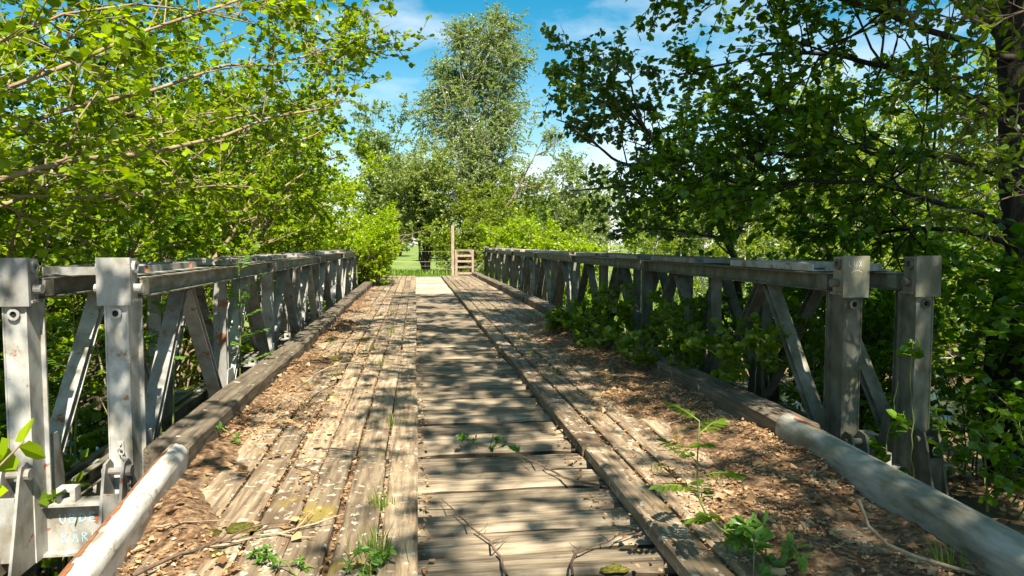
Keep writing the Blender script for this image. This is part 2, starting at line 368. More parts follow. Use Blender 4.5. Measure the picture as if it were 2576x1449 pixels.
def diag(ya, yb, side=1):
    """from bottom at ya to top at yb"""
    p0, p1 = np.array((0, ya, zb+0.05)), np.array((0, yb, zt))
    b = MB(); n = np.cross(nrm(p1-p0), (1, 0, 0))        # H section, web in the truss plane
    b.channel(p0, p1, 0.066, 0.05, 0.008, n, 1); b.channel(p0, p1, 0.066, 0.05, 0.008, n, -1)
    return b.mesh("diagonal", M['steel'])
q = 0.06
ME_diag = [diag(0.07, Lp/4-q), diag(Lp/2-0.05, Lp/4+q), diag(Lp/2+0.05, Lp*3/4-q), diag(Lp-0.07, Lp*3/4+q)]
def gusset2(half):
    b = MB(); w = 0.17
    pts = {0: [(-w, zb), (w, zb), (w, zb+.09), (.085, zb+.40), (-.085, zb+.40), (-w, zb+.09)],
           1: [(0.012, zb), (w, zb), (w, zb+.09), (.11, zb+.36), (0.012, zb+.36)],
           -1: [(-w, zb), (-0.012, zb), (-0.012, zb+.36), (-.11, zb+.36), (-w, zb+.09)]}[half]
    k = len(pts)
    for s in (-1, 1):
        V = [(s*0.066, a, c) for a, c in pts] + [(s*0.075, a, c) for a, c in pts]
        b.add(V, [(i, (i+1) % k, (i+1) % k+k, i+k) for i in range(k)], [(0, i+1, i) for i in range(1, k-1)] + [(k, k+i, k+i+1) for i in range(1, k-1)])
    return b.mesh("gusset", M['steel'])
ME_gus = {h: gusset2(h) for h in (-1, 0, 1)}
def recol(me, m_):
    c = me.copy(); c.materials[0] = m_; return c
AL = {id(me): recol(me, M['steelshaded']) for me in [ME_top, ME_bot, ME_vert, ME_vend] + ME_diag + list(ME_gus.values())}
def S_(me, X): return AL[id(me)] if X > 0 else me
for X in XI + XO:
    for i in range(NP):
        pn = thing("truss_panel", None, None, (X, Y0+i*PANEL, 0)); pn.parent = bridge
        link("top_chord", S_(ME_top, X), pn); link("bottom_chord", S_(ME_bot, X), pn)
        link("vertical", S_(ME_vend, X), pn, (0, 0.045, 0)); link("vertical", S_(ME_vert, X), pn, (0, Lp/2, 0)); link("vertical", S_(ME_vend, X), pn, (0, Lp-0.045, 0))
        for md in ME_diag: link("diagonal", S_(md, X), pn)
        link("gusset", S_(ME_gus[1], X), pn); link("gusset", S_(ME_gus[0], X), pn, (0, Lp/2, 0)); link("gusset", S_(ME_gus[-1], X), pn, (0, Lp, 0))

# end posts: column, head plate with eye, pins, hinge bracket below
def post_mesh():
    b = MB()
    b.box((-0.062, -0.045, -0.62), (0.062, 0.0, ZT-0.13))                      # front face of the column
    b.box((-0.062, 0.0, -0.62), (-0.050, 0.085, ZT-0.02)); b.box((0.050, 0.0, -0.62), (0.062, 0.085, ZT-0.02))
    b.box((-0.085, 0.085, -0.62), (0.085, 0.097, ZT-0.12))                     # rear flange
    b.box((-0.062, -0.050, -0.62), (-0.054, -0.045, ZT-0.14)); b.box((0.054, -0.050, -0.62), (0.062, -0.045, ZT-0.14))
    return b.mesh("column", M['steel'])
def head_mesh():
    b = MB(); b.box((-0.088, -0.075, 0.815), (0.088, -0.050, 1.078))
    b.box((-0.080, -0.050, 0.84), (-0.055, 0.05, 1.07)); b.box((0.055, -0.050, 0.84), (0.080, 0.05, 1.07))
    b.box((-0.055, -0.050, 1.03), (0.055, 0.05, 1.05)); b.box((-0.095, -0.05, 0.83), (0.095, 0.06, 0.845))
    return b.mesh("head_plate", M['steel'])
def eye_mesh():
    b = MB(); b.ring((0.0, -0.056, 0.77), (0, -1, 0), 0.018, 0.032, 0.008)
    return b.mesh("eye", M['steel'])
def hole_mesh():
    b = MB(); b.cyl((0, -0.0525, 0.77), (0, -0.0505, 0.77), 0.018, 14); return b.mesh("hole", M['darkbark'])
def collar_mesh(x):
    b = MB(); b.ring((x, -0.015, 1.025), (1, 0, 0), 0.020, 0.036, 0.02); return b.mesh("collar", M['steel'])
def pin_mesh():
    b = MB(); b.cyl((-0.125, 0.0, 0.905), (0.125, 0.0, 0.905), 0.026, 12); return b.mesh("pin", M['steel'])
def clevis_mesh():
    b = MB()
    for x in (-0.055, 0.04):
        pts = [(-0.30, -0.62), (-0.05, -0.62), (-0.05, -0.07), (-0.09, -0.035), (-0.15, -0.05), (-0.17, -0.10)]
        k = len(pts); V = [(x, a, c) for a, c in pts] + [(x+0.015, a, c) for a, c in pts]
        b.add(V, [(i, (i+1) % k, (i+1) % k+k, i+k) for i in range(k)], [(0, i+1, i) for i in range(1, k-1)] + [(k, k+i, k+i+1) for i in range(1, k-1)])
    b.box((-0.04, -0.205, -0.55), (0.04, -0.19, -0.20))
    b.cyl((-0.075, -0.11, -0.10), (0.075, -0.11, -0.10), 0.02, 10); b.cyl((0.055, -0.11, -0.10), (0.08, -0.11, -0.10), 0.032, 10)
    return b.mesh("hinge_bracket", M['steel'])
PM = [post_mesh(), head_mesh(), eye_mesh(), hole_mesh(), collar_mesh(.082), collar_mesh(-.102), pin_mesh(), clevis_mesh()]
PNAMES = ["column", "head_plate", "eye", "hole", "collar", "collar", "pin", "hinge_bracket"]
posts = {}
for Yp, rz in ((Y0-0.10, 0), (Y0+NP*PANEL+0.10, pi)):
    for X in XI + XO:
        e = thing("end_post", None, None, (X, Yp, 0), rz=rz); e.parent = bridge; posts[(X, rz)] = e
        for n_, me in zip(PNAMES, PM): link(n_, recol(me, M['steelshaded']) if X > 0 and n_ != 'hole' else me, e)
# chain on the inner post of the left side
b = MB()
def chain_link(c, along, flat, L=0.038, w=0.024, r=0.0042):
    a, f = nrm(np.array(along, float)), nrm(np.array(flat, float)); pts = []
    for th in np.linspace(0, 2*pi, 10, endpoint=False):
        pts.append(c + a*(L/2*np.cos(th)) + f*(w/2*np.sin(th)))
    for i in range(10): b.cyl(pts[i], pts[(i+1) % 10], r, 5)
P0, P1, P2 = np.array([0.0, -0.058, 0.02]), np.array([0.055, -0.10, -0.12]), np.array([0.075, -0.13, -0.27])
for i in range(12):
    u = i/11; c = (1-u)**2*P0 + 2*u*(1-u)*P1 + u*u*P2; a = 2*(1-u)*(P1-P0) + 2*u*(P2-P1)
    chain_link(c, a, np.cross(a, (0, 1, 0)) if i % 2 else np.cross(a, np.cross(a, (0, 1, 0))))
link("chain", b.mesh("chain", M['steel']), posts[(XI[0], 0)])
b = MB(); b.box((-0.018, -0.056, 0.005), (0.018, -0.0505, 0.055)); b.cyl((0, -0.066, 0.04), (0, -0.056, 0.04), 0.011, 8)
link("chain_anchor", b.mesh("chain_anchor", M['steel']), posts[(XI[0], 0)])
def strokes(segs, parent, name, mat, origin, ux, uz, ny, width):
    b = MB(); o = np.array(origin, float); ux, uz, ny = (np.array(a, float) for a in (ux, uz, ny))
    for (x0, z0, x1, z1) in segs:
        p0, p1 = o+ux*x0+uz*z0, o+ux*x1+uz*z1
        b.extrude([(-width/2, -0.0006), (width/2, -0.0006), (width/2, 0.0006), (-width/2, 0.0006)], p0, p1, np.cross(nrm(p1-p0), ny))
    return link(name, b.mesh(name, mat), parent)
GL = {'U': [(0, 1, 0.05, .2), (.05, .2, .3, 0), (.3, 0, .52, .2), (.52, .2, .55, 1)], 'B': [(0, 0, 0, 1), (0, 1, .45, .85), (.45, .85, .4, .6), (.4, .6, 0, .5), (.4, .52, .55, .25), (.55, .25, .4, .02), (.4, .02, 0, 0)],
      'D': [(0, 0, .04, 1), (.04, 1, .5, .75), (.5, .75, .55, .3), (.55, .3, 0, 0)], 'E': [(0, 0, 0, 1), (0, 1, .5, .95), (0, .5, .4, .52), (0, 0, .5, .03)],
      'N': [(0, 0, .03, 1), (.03, 1, .5, 0), (.5, 0, .52, 1)], 'K': [(0, 0, 0, 1), (0, .45, .5, 1), (.12, .55, .5, 0)],
      'Ä': [(0, 0, .28, 1), (.28, 1, .55, 0), (.1, .38, .45, .38), (.1, 1.2, .16, 1.3), (.4, 1.2, .46, 1.3)], 'R': [(0, 0, 0, 1), (0, 1, .5, .8), (.5, .8, 0, .5), (.15, .5, .55, 0)],
      'L': [(0, 1, 0, 0), (0, 0, .5, .04)], 'X': [(0, 0, .5, 1), (0, 1, .5, 0)]}
def word(txt, size, gap, slope=0):
    segs = []
    for i, c in enumerate(txt):
        for (a, z0, c1, z1) in GL[c]:
            segs.append((i*gap + a*size, z0*size + slope*i, i*gap + c1*size, z1*size + slope*i))
    return segs
strokes([(a+0.035, z+1.01, c+0.035, d+1.01) for a, z, c, d in word("LUX", 0.034, 0.034)] + [(0.05, 0.97, 0.075, 0.985), (0.075, 0.985, 0.10, 0.985), (0.10, 0.985, 0.125, 0.975)],
        posts[(XO[0], 0)], "scratched_letters", M['scratch'], (-0.088, -0.0762, 0), (1, 0, 0), (0, 0, 1), (0, -1, 0), 0.0018)

# transoms: I-beams across under the deck
def transom_mesh():
    b = MB(); x0, x1 = XI[1]-0.30, XO[1]+0.30; zt_, zb_ = -0.30, -0.60
    b.box((x0, -0.065, zt_-0.014), (x1, 0.065, zt_)); b.box((x0, -0.065, zb_), (x1, 0.065, zb_+0.014)); b.box((x0, -0.005, zb_+0.014), (x1, 0.005, zt_-0.014))
    return b.mesh("transom", M['steel'])
def seat_block():
    b = MB(); b.box((-0.05, -0.035, -0.30), (-0.022, 0.035, -0.215)); b.box((0.022, -0.035, -0.30), (0.05, 0.035, -0.215))
    b.box((-0.022, -0.035, -0.30), (0.022, 0.035, -0.275)); b.box((-0.022, -0.035, -0.24), (0.022, 0.035, -0.215)); return b.mesh("seat_block", M['steel'])
ME_tr, ME_sb = transom_mesh(), seat_block()
ty = [Y0-0.02+0.0] + [Y0+i*PANEL+d for i in range(NP) for d in (0.75, Lp-0.75)] + [Y0+NP*PANEL]
for i, y in enumerate(ty):
    tr = link("transom", ME_tr, bridge, (0, y, -0.02))
    for x in (XI[1]+0.18, XO[1]-0.18): link("seat_block", ME_sb, tr, (x, 0, 0))
    if i == 0:
        for wd, dx, dz in (("UBDEN", 0, .115), ("KÄRL", .01, 0)):
            strokes(word(wd, 0.055, 0.054, 0.002), tr, "chalk_word", M['chalk'], (XI[1]+0.13+dx, -0.0062, -0.545+dz), (1, 0, 0), (0, 0, 1), (0, -1, 0), 0.0055)

# bracing frames lying on the chords between inner and outer truss
def frame_mesh():
    b = MB(); w = 0.51; z = ZT+0.006
    for x in (0, w): b.box((x-0.045, 0, z), (x+0.045, 1.30, z+0.008)); b.box((x-0.045, 0, z+0.008), (x-0.037, 1.30, z+0.05))
    for y in (0.0, 0.62, 1.23): b.box((0.046, y, z+0.001), (w-0.046, y+0.07, z+0.009)); b.box((0.046, y, z+0.009), (w-0.046, y+0.008, z+0.05))
    return b.mesh("bracing_frame", M['steel'])
ME_fr = frame_mesh()
b = MB(); b.cyl((0, 0, ZT+0.014), (0, 0, ZT+0.035), 0.026, 8); b.cyl((0, 0, ZT+0.035), (0, 0, ZT+0.052), 0.015, 8); ME_bolt = b.mesh("bolt", M['rust'])
for x0 in (XI[1], XO[0]):
    for i in range(NP):
        for dy in (0.25, 2.35):
            fr = link("bracing_frame", ME_fr, bridge, (x0, Y0+i*PANEL+dy, 0))
            for (bx, by) in ((0.02, 0.2), (0.51-0.02-0.02, 0.2), (0.02, 1.1), (0.47, 1.1)): link("bolt", ME_bolt, fr, (bx, by, 0))

# planks: irregular chamfered boards, local x along the length, top at z = 0
def plank_mesh(name, L, W, T, seed, mat, n=12, wear=0.006, cup=0.0, edge=None, crown=1.0):
    r = RNG(seed); xs = np.linspace(-L/2, L/2, n); V = []
    j1, j2, j3, j4 = (np.cumsum(r.normal(0, wear*0.6, n)) for _ in range(4))
    for a in (j1, j2, j3, j4): a -= a.mean()
    j1, j2 = np.clip(j1, -.015, .015), np.clip(j2, -.015, .015)
    for i, x in enumerate(xs):
        e = 0.006 if i in (0, n-1) else 0.0
        xx = x + r.normal(0, 0.004)
        w0, w1 = -W/2 + j1[i], W/2 + j2[i]; c = 0.010 + abs(r.normal(0, 0.004)); zz = -abs(j3[i])*0.5 - e
        c *= crown
        V += [(xx, w0, -T), (xx, w1, -T), (xx, w1, zz-c), (xx, w1-c, zz), (xx, 0, zz-cup), (xx, w0+c, zz), (xx, w0, zz-c)]
    k = 7; Q = [(i*k+j, i*k+(j+1) % k, (i+1)*k+(j+1) % k, (i+1)*k+j) for i in range(n-1) for j in range(k)]
    T3 = [(0, j+1, j) for j in range(1, k-1)] + [((n-1)*k, (n-1)*k+j, (n-1)*k+j+1) for j in range(1, k-1)]
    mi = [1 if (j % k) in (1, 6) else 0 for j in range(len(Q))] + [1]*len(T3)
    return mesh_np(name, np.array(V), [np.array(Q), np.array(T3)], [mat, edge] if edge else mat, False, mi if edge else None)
rd = RNG(11)
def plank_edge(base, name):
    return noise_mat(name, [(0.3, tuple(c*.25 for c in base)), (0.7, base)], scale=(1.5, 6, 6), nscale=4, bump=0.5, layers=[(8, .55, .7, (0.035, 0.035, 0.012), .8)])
M['plankedge'] = plank_edge((0.10, 0.078, 0.05), "dark_plank_edge")  # darker colour on the side faces and ends of the deck planks
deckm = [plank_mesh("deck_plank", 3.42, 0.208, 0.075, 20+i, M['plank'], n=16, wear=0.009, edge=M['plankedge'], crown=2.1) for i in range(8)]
deckp = []
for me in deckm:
    c = me.copy(); c.materials[0] = M['planksunlit']; deckp.append(c)
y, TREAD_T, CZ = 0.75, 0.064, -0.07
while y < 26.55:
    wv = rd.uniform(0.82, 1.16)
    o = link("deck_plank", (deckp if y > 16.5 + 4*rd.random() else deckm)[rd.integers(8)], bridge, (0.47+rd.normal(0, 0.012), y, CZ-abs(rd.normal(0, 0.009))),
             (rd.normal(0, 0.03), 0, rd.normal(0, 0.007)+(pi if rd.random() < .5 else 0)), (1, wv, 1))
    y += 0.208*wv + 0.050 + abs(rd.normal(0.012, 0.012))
brk = [-0.2, 3.93, 7.85, 11.8, 15.7, 19.6, 23.5, 26.6]
treadm = {}
for k in range(len(brk)-1):
    L = brk[k+1]-brk[k]-0.012
    treadm[k] = [plank_mesh("tread_plank", L, 0.155, TREAD_T, 50+10*k+i, M['tread'], n=14, wear=0.0035, crown=.6) for i in range(4)]
    for side, x0 in ((-1, -0.074), (1, 0.95+0.074)):
        for j in range(7):
            x = x0 + side*j*0.17
            o = link("tread_plank", treadm[k][rd.integers(4)], bridge, (x+rd.normal(0, 0.004), (brk[k]+brk[k+1])/2, -abs(rd.normal(0, 0.004))),
                     (rd.normal(0, 0.008), 0, pi/2+rd.normal(0, 0.0012)), (1, rd.uniform(0.95, 1.05), 1))
# kerb timbers
kb = [3.80, 7.2, 10.6, 14.0, 17.4, 20.8, 24.2, 26.9]
kerbm = [plank_mesh("kerb_timber", 3.39, 0.215, 0.30, 130+i, M['kerb'], n=16, wear=0.009) for i in range(4)]
for side, x in ((-1, -1.29), (1, 2.225)):
    for k in range(len(kb)-1):
        L = kb[k+1]-kb[k]-0.01
        link("kerb_timber", kerbm[rd.integers(4)], bridge, (x+rd.normal(0, 0.01), (kb[k]+kb[k+1])/2, 0.128+rd.normal(0, 0.008)), (rd.normal(0, 0.02), 0, pi/2+rd.normal(0, 0.003)), (L/3.39, 1, 1))

# ------------------------------------------------------------------ guide pipes at the approach
def pipe_thing(label, p0, p1, w, h, seed, scaly):
    p0, p1 = np.array(p0, float), np.array(p1, float); r = RNG(seed); d = p1-p0; L = np.linalg.norm(d)
    root = thing("guide_pipe", label, "pipe", tuple(p0), rz=math.atan2(d[1], d[0]) - pi/2)
    prof = [(w/2, 0), (w/2, h-w/2)] + [(w/2*cos(a), h-w/2+w/2*sin(a)) for a in np.linspace(0.15, pi-0.15, 11)] + [(-w/2, h-w/2), (-w/2, 0)]
    ysec = np.concatenate([[0.0, 0.02], np.linspace(0.10, L, 18)]); V = []; k = len(prof)
    for i, yy in enumerate(ysec):
        s = 0.90 if i == 0 else 1.0
        for (a, c) in prof: V.append((a*s + r.normal(0, .0012), yy, c*(0.96 if i == 0 else 1) + r.normal(0, .0012)))
    n = len(ysec); Q = [(i*k+j, (i+1)*k+j, (i+1)*k+j+1, i*k+j+1) for i in range(n-1) for j in range(k-1)]
    T = [(0, j, j+1) for j in range(1, k-1)] + [((n-1)*k, (n-1)*k+j+1, (n-1)*k+j) for j in range(1, k-1)]
    link("tube", mesh_np("tube", np.array(V), [np.array(Q), np.array(T)], M['pipe' if scaly else 'pipegrey'], True), root)
    # flaking rust scale: thin raised sheet following the outer shoulder
    V, Qr = [], []
    m_ = 60; edge0 = np.cumsum(r.normal(0, 0.10, m_)); edge0 = (edge0-edge0.mean())*0.35; e1 = r.normal(0, 0.05, m_)
    for i, yy in enumerate(np.linspace(0.12, L-0.02, m_)):
        a0 = pi*0.88; a1 = a0 - np.clip(1.12 + edge0[i] + e1[i], 0.55, 1.5)
        for a in np.linspace(a0, a1, 5):
            V.append((-(w/2+0.0022)*cos(a), yy, h-w/2+(w/2+0.0022)*sin(a)))
    Qr = [(i*5+j, (i+1)*5+j, (i+1)*5+j+1, i*5+j+1) for i in range(m_-1) for j in range(4)]
    keep = [qq for n_, qq in enumerate(Qr) if r.random() > 0.02]
    if scaly: link("rust_scale", mesh_np("rust_scale", np.array(V), np.array(keep), M['rust'], True), root)
    return root
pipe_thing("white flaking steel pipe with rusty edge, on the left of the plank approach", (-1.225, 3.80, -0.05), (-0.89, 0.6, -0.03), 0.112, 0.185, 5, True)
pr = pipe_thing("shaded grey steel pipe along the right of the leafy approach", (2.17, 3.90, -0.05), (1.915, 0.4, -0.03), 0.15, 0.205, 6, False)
b = MB()
for (yy, a, ln, wd) in ((0.20, 1.95, .16, .05), (2.05, 1.75, .06, .025)):
    V = []
    for i in range(9):
        th = 2*pi*i/9; aa = a + wd/0.075*sin(th)*(0.8+0.3*sin(3*th+1)); V.append((0.0770*cos(aa), yy+ln*cos(th)*(0.9+0.2*cos(2*th)), 0.130+0.0770*sin(aa)))
    V.append((0.0775*cos(a), yy, 0.130+0.0775*sin(a)))
    b.add(V, [], [(9, i, (i+1) % 9) for i in range(9)])
link("rust_patch", b.mesh("rust_patch", M['rust']), pr)

# ------------------------------------------------------------------ foliage machinery
LEAF6 = np.array([(0, 0, 0), (.28, .36, .05), (.68, .34, .03), (1, 0, -.08), (.68, -.34, .03), (.28, -.36, .05)])
LEAF6Q = np.array([(0, 3, 2, 1), (0, 5, 4, 3)])
ROUND = LEAF6*np.array([1, 1.25, 1]); NARROW = LEAF6*np.array([1, 0.62, 1])
LEAF4 = np.array([(0, 0, 0), (.5, .36, .06), (1, 0, -.06), (.5, -.36, .06)]); LEAF4T = np.array([(0, 2, 1), (0, 3, 2)])
def leaf_verts(pos, axis, normal, size, tmpl):
    a = nrm(axis); n = nrm(normal - a*np.sum(normal*a, -1, keepdims=True)); s = np.cross(n, a)
    return pos[:, None, :] + size[:, None, None]*(tmpl[None, :, 0:1]*a[:, None, :] + tmpl[None, :, 1:2]*s[:, None, :] + tmpl[None, :, 2:3]*n[:, None, :])
def leaf_mesh(name, pos, axis, normal, size, mat, tmpl='6', torn=0):
    T, F = {'6': (LEAF6, LEAF6Q), 'r': (ROUND, LEAF6Q), 'n': (NARROW, LEAF6Q), '4': (LEAF4, LEAF4T), 'q': (LEAF4*np.array([1, 1.3, 1]), LEAF4T)}[tmpl]
    V = leaf_verts(pos, axis, normal, size, T); k = len(T)
    if torn: V = V + RNG(len(pos)).normal(0, torn, V.shape)*size[:, None, None]*np.array([1, 1, .5])
    Fq = (np.arange(len(pos))*k)[:, None, None] + F[None]
    return mesh_np(name, V.reshape(-1, 3), Fq.reshape(-1, F.shape[1]), mat)
def grow(r, S, D, L, n, wander, up):
    P = [S]; d = nrm(D.copy())
    for i in range(n):
        d = d + r.normal(0, wander, d.shape); d[:, 2] += up; d = nrm(d); P.append(P[-1] + d*(L/n)[:, None])
    return np.stack(P, 1)
def along(P, t):
    """P (B,n,3), t (B,m) in 0..1 -> positions and tangents (B,m,3)"""
    n = P.shape[1]-1; f = np.clip(t, 0, .9999)*n; i = f.astype(int); fr = (f-i)[..., None]; b = np.arange(len(P))[:, None]
    return P[b, i]*(1-fr) + P[b, i+1]*fr, nrm(P[b, i+1]-P[b, i])
def perp(r, T, flat=1.0):
    v = r.normal(0, 1, T.shape); v[..., 2] *= flat; v = v - T*np.sum(v*T, -1, keepdims=True); return nrm(v)
def kids(r, P, m, f0, f1, ang, flat, bias=None):
    t = r.uniform(f0, f1, (len(P), m)); pos, tan = along(P, t); pp = perp(r, tan, flat)
    if bias is not None: pp = nrm(pp + np.asarray(bias)[None, None]); 
    a = radians(ang)*r.uniform(.6, 1.3, t.shape)[..., None]
    return pos.reshape(-1, 3), (tan*np.cos(a)+pp*np.sin(a)).reshape(-1, 3), t.reshape(-1)
def poly(pts, n):
    """resample a polyline smoothly to n points"""
    pts = np.asarray(pts, float); 
    t = np.concatenate([[0], np.cumsum(np.linalg.norm(np.diff(pts, axis=0), axis=1))]); t /= t[-1]; u = np.linspace(0, 1, n)
    P = np.stack([np.interp(u, t, pts[:, i]) for i in range(3)], 1)
    for _ in range(2): P[1:-1] = (P[:-2] + 2*P[1:-1] + P[2:])/4
    return P
def leaves_on(r, P, m, size, up=0.8, rand=0.6, f0=0.1, droop=0.15, side=0.9, flat=0.25):
    t = r.uniform(f0, 1.0, (len(P), m)); pos, tan = along(P, t)
    ax = nrm(tan*0.6 + perp(r, tan, flat)*side + np.array([0, 0, -droop])); nn = np.array([0, 0, up]) + r.normal(0, rand, ax.shape)
    sz = size*r.uniform(0.5, 1.4, t.shape)
    return pos.reshape(-1, 3), ax.reshape(-1, 3), nn.reshape(-1, 3), sz.reshape(-1)

DECKCUT = lambda p: ~((p[:, 0] > -2.0) & (p[:, 0] < 3.25) & (p[:, 2] < 1.25) & (p[:, 1] < 17)) & ~((p[:, 0] > -1.15 + .6*(p[:, 1] > 18)) & (p[:, 0] < 2.05) & (p[:, 2] < 2.4) & (p[:, 1] < 28)) & ~((np.linalg.norm(p-np.array([0, 0, CAM_H]), axis=1) < 2.2))
TREES = {}
def tree(name, label, cat, base, stems, seed, l1=(14, 1.6), l2=(7, 0.6), leaves=(18, 0.07), leafmat='hazel', bark='hazelbark', tmpl='6',
         f1=(0.25, 1.0), ang1=60, ang2=50, flat1=0.5, flat2=0.5, up1=0.05, up2=0.02, taper=0.75, keep=None, bias=None, group=None,
         leaf_up=0.8, leaf_rand=0.6, droop=0.15, profile=None, wander=0.10, l1leaf=6, k0=8):
    """stems: list of (polyline, radius0, radius1). level 1 branches, level 2 twigs, leaves on twigs."""
    r = RNG(seed); base = np.array(base, float)
    parts = []; SP = []
    for pts, r0, r1 in stems:
        P = poly(pts, 14); P[1:-1] += r.normal(0, 0.02, P[1:-1].shape)*np.linalg.norm(P[-1]-P[0])/3
        SP.append(P); parts.append(tubes(P[None], np.linspace(r0, r1, 14)[None], k0))
    SP = np.stack(SP)
    S, D, t = kids(r, SP, l1[0], f1[0], f1[1], ang1, flat1, bias)
    pf = (1 - taper*np.clip((t-f1[0])/(1-f1[0]), 0, 1)) if profile is None else profile(t)
    L = l1[1]*pf*r.uniform(.6, 1.25, len(t))
    B1 = grow(r, S, D, L, 6, wander, up1)
    rr = np.array([s[1] for s in stems]).repeat(l1[0]); re = np.array([s[2] for s in stems]).repeat(l1[0])
    rad1 = np.minimum((rr+(re-rr)*t)*0.55, 0.010+0.012*L)
    R1 = rad1[:, None]*np.linspace(1, .25, 7)[None]
    # stems' own tips carry twigs too
    S2, D2, t2 = kids(r, B1, l2[0], .2, 1.0, ang2, flat2)
    L2 = l2[1]*r.uniform(.5, 1.3, len(t2))*(0.55+0.45*np.clip(L.repeat(l2[0])/l1[1], 0, 1.3))
    B2 = grow(r, S2, D2, L2, 3, wander*1.2, up2)
    if keep is not None:
        k1 = keep(B1[:, -1]) & keep(B1[:, 3]); k2 = keep(B2[:, -1]) & keep(B2[:, 0]); B1, R1, B2, = B1[k1], R1[k1], B2[k2]
    far = base[1] > 24 or base[0] > 9 or tmpl == 'q' or name in ('added_shade_tree', 'woodland_tree')
    parts.append(tubes(B1, R1, 4 if far else 5))
    if far: parts.append(tubes(B2[::2][:, [0, 2]], np.tile(np.array([.007, .003]), (len(B2[::2]), 1)), 3))
    else: parts.append(tubes(B2, np.tile(np.array([.0055, .0045, .0035, .002]), (len(B2), 1)), 3))
    LV = [leaves_on(r, B2, leaves[0], leaves[1], leaf_up, leaf_rand, .1, droop), leaves_on(r, B1, l1leaf, leaves[1], leaf_up, leaf_rand, .4, droop)]
    pos, ax, nn, sz = (np.concatenate([a[i] for a in LV]) for i in range(4))
    if keep is not None:
        kk = keep(pos); pos, ax, nn, sz = pos[kk], ax[kk], nn[kk], sz[kk]
    root = thing(name, label, cat, tuple(base), group)
    V, Q = merge(parts)
    link("trunk", mesh_np("trunk", V-base, Q, M[bark], True), root)
    link("crown", leaf_mesh("crown", pos-base, ax, nn, sz, M[leafmat], tmpl), root)
    return root
def copy_tree(root, loc, rz, sc, label=None, group=None):
    c = root.copy(); COL.objects.link(c); c.location = loc; c.rotation_euler = (0, 0, rz); c.scale = (sc, sc, sc)
    if label: c["label"] = label
    if group: c["group"] = group
    for ch in root.children:
        d = ch.copy(); COL.objects.link(d); d.parent = c
    return c
def fan(r, base, n, spread, height, r0, lean=(0, 0), az0=0, az1=2*pi, arch=0.3):
    """n stems rising from one stool"""
    out = []; base = np.array(base, float)
    for i in range(n):
        a = r.uniform(az0, az1) if n > 1 else az0; s = spread*r.uniform(.35, 1.0); h = height*r.uniform(.7, 1.08)
        top = base + np.array([cos(a)*s+lean[0], sin(a)*s+lean[1], h]); b0 = base + np.array([cos(a), sin(a), 0])*r.uniform(.05, .22)
        mid = b0 + (top-b0)*np.array([.35, .35, .6]); 
        tip = top + np.array([cos(a)*s*arch+lean[0]*arch, sin(a)*s*arch+lean[1]*arch, h*0.02])
        out.append(([b0, mid, top, tip], r0*r.uniform(.6, 1.1), 0.008))
    return out
ORD = 'first second third fourth fifth sixth seventh eighth ninth tenth eleventh twelfth thirteenth fourteenth fifteenth sixteenth seventeenth eighteenth nineteenth twentieth'.split()
ORD += ['twenty-'+w for w in ORD[:9]]
gz = lambda x, y: float(ground_z(x, y))
def B(x, y): return (x, y, gz(x, y)-0.05)

# ------------------------------------------------------------------ trees on the left
r = RNG(100)
def hazel(seed, label, x, y, n, spread, h, lean, **kw):
    rr = RNG(seed); b0 = B(x, y)
    kw = {**dict(l1=(19, 1.5), l2=(8, .6), leaves=(27, .057), tmpl='r', keep=DECKCUT, flat1=.5, ang1=58, f1=(.22, 1.0), taper=.55), **kw}
    return tree("hazel_tree", label, "tree", b0, fan(rr, b0, n, spread, h, .05, lean), seed+1, **kw)
hazel(201, "nearest tall hazel thicket with many stems, beyond the left truss", -4.0, 7.4, 9, 1.9, 5.2, (.5, .4))
hazel(203, "hazel thicket at the left edge behind the arching pale branches", -5.3, 6.6, 9, 1.8, 5.6, (.2, .2), tmpl='q')
hazel(205, "hazel with arching stems over the middle of the left truss", -3.9, 11.0, 10, 2.2, 6.2, (.9, .6), tmpl='q')
hazel(207, "hazel leaning over the deck, third along the left truss", -4.0, 14.6, 10, 2.3, 7.2, (.6, .2), leafmat='hazel', tmpl='q')
hazel(209, "yellow-green hazel bush behind the far half of the left truss", -3.5, 18.0, 10, 1.7, 4.8, (.3, 0), leafmat='hazelfar', leaves=(24, .06), tmpl='q')
hazel(211, "low bright yellow-green bush overhanging the far left end of the deck", -2.0, 20.6, 12, 1.5, 3.3, (.35, 0), leafmat='hazelfar', l1=(17, 1.0), l2=(8, .45), f1=(.05, 1.0), keep=lambda p: (p[:, 0] < -.45 - .5*(p[:, 1] < 19)) & ((p[:, 0] < -1.5) | (p[:, 2] > .05)), tmpl='q')
hazel(213, "rounded yellow-green bush on the bank past the left truss end", -2.6, 24.3, 10, 1.8, 3.6, (.3, 0), leafmat='hazelfar', l1=(17, 1.1), l2=(8, .5), f1=(.05, 1.0), keep=lambda p: (p[:, 0] < -.45 - .5*(p[:, 1] < 19)) & ((p[:, 0] < -1.5) | (p[:, 2] > .05)), tmpl='q')
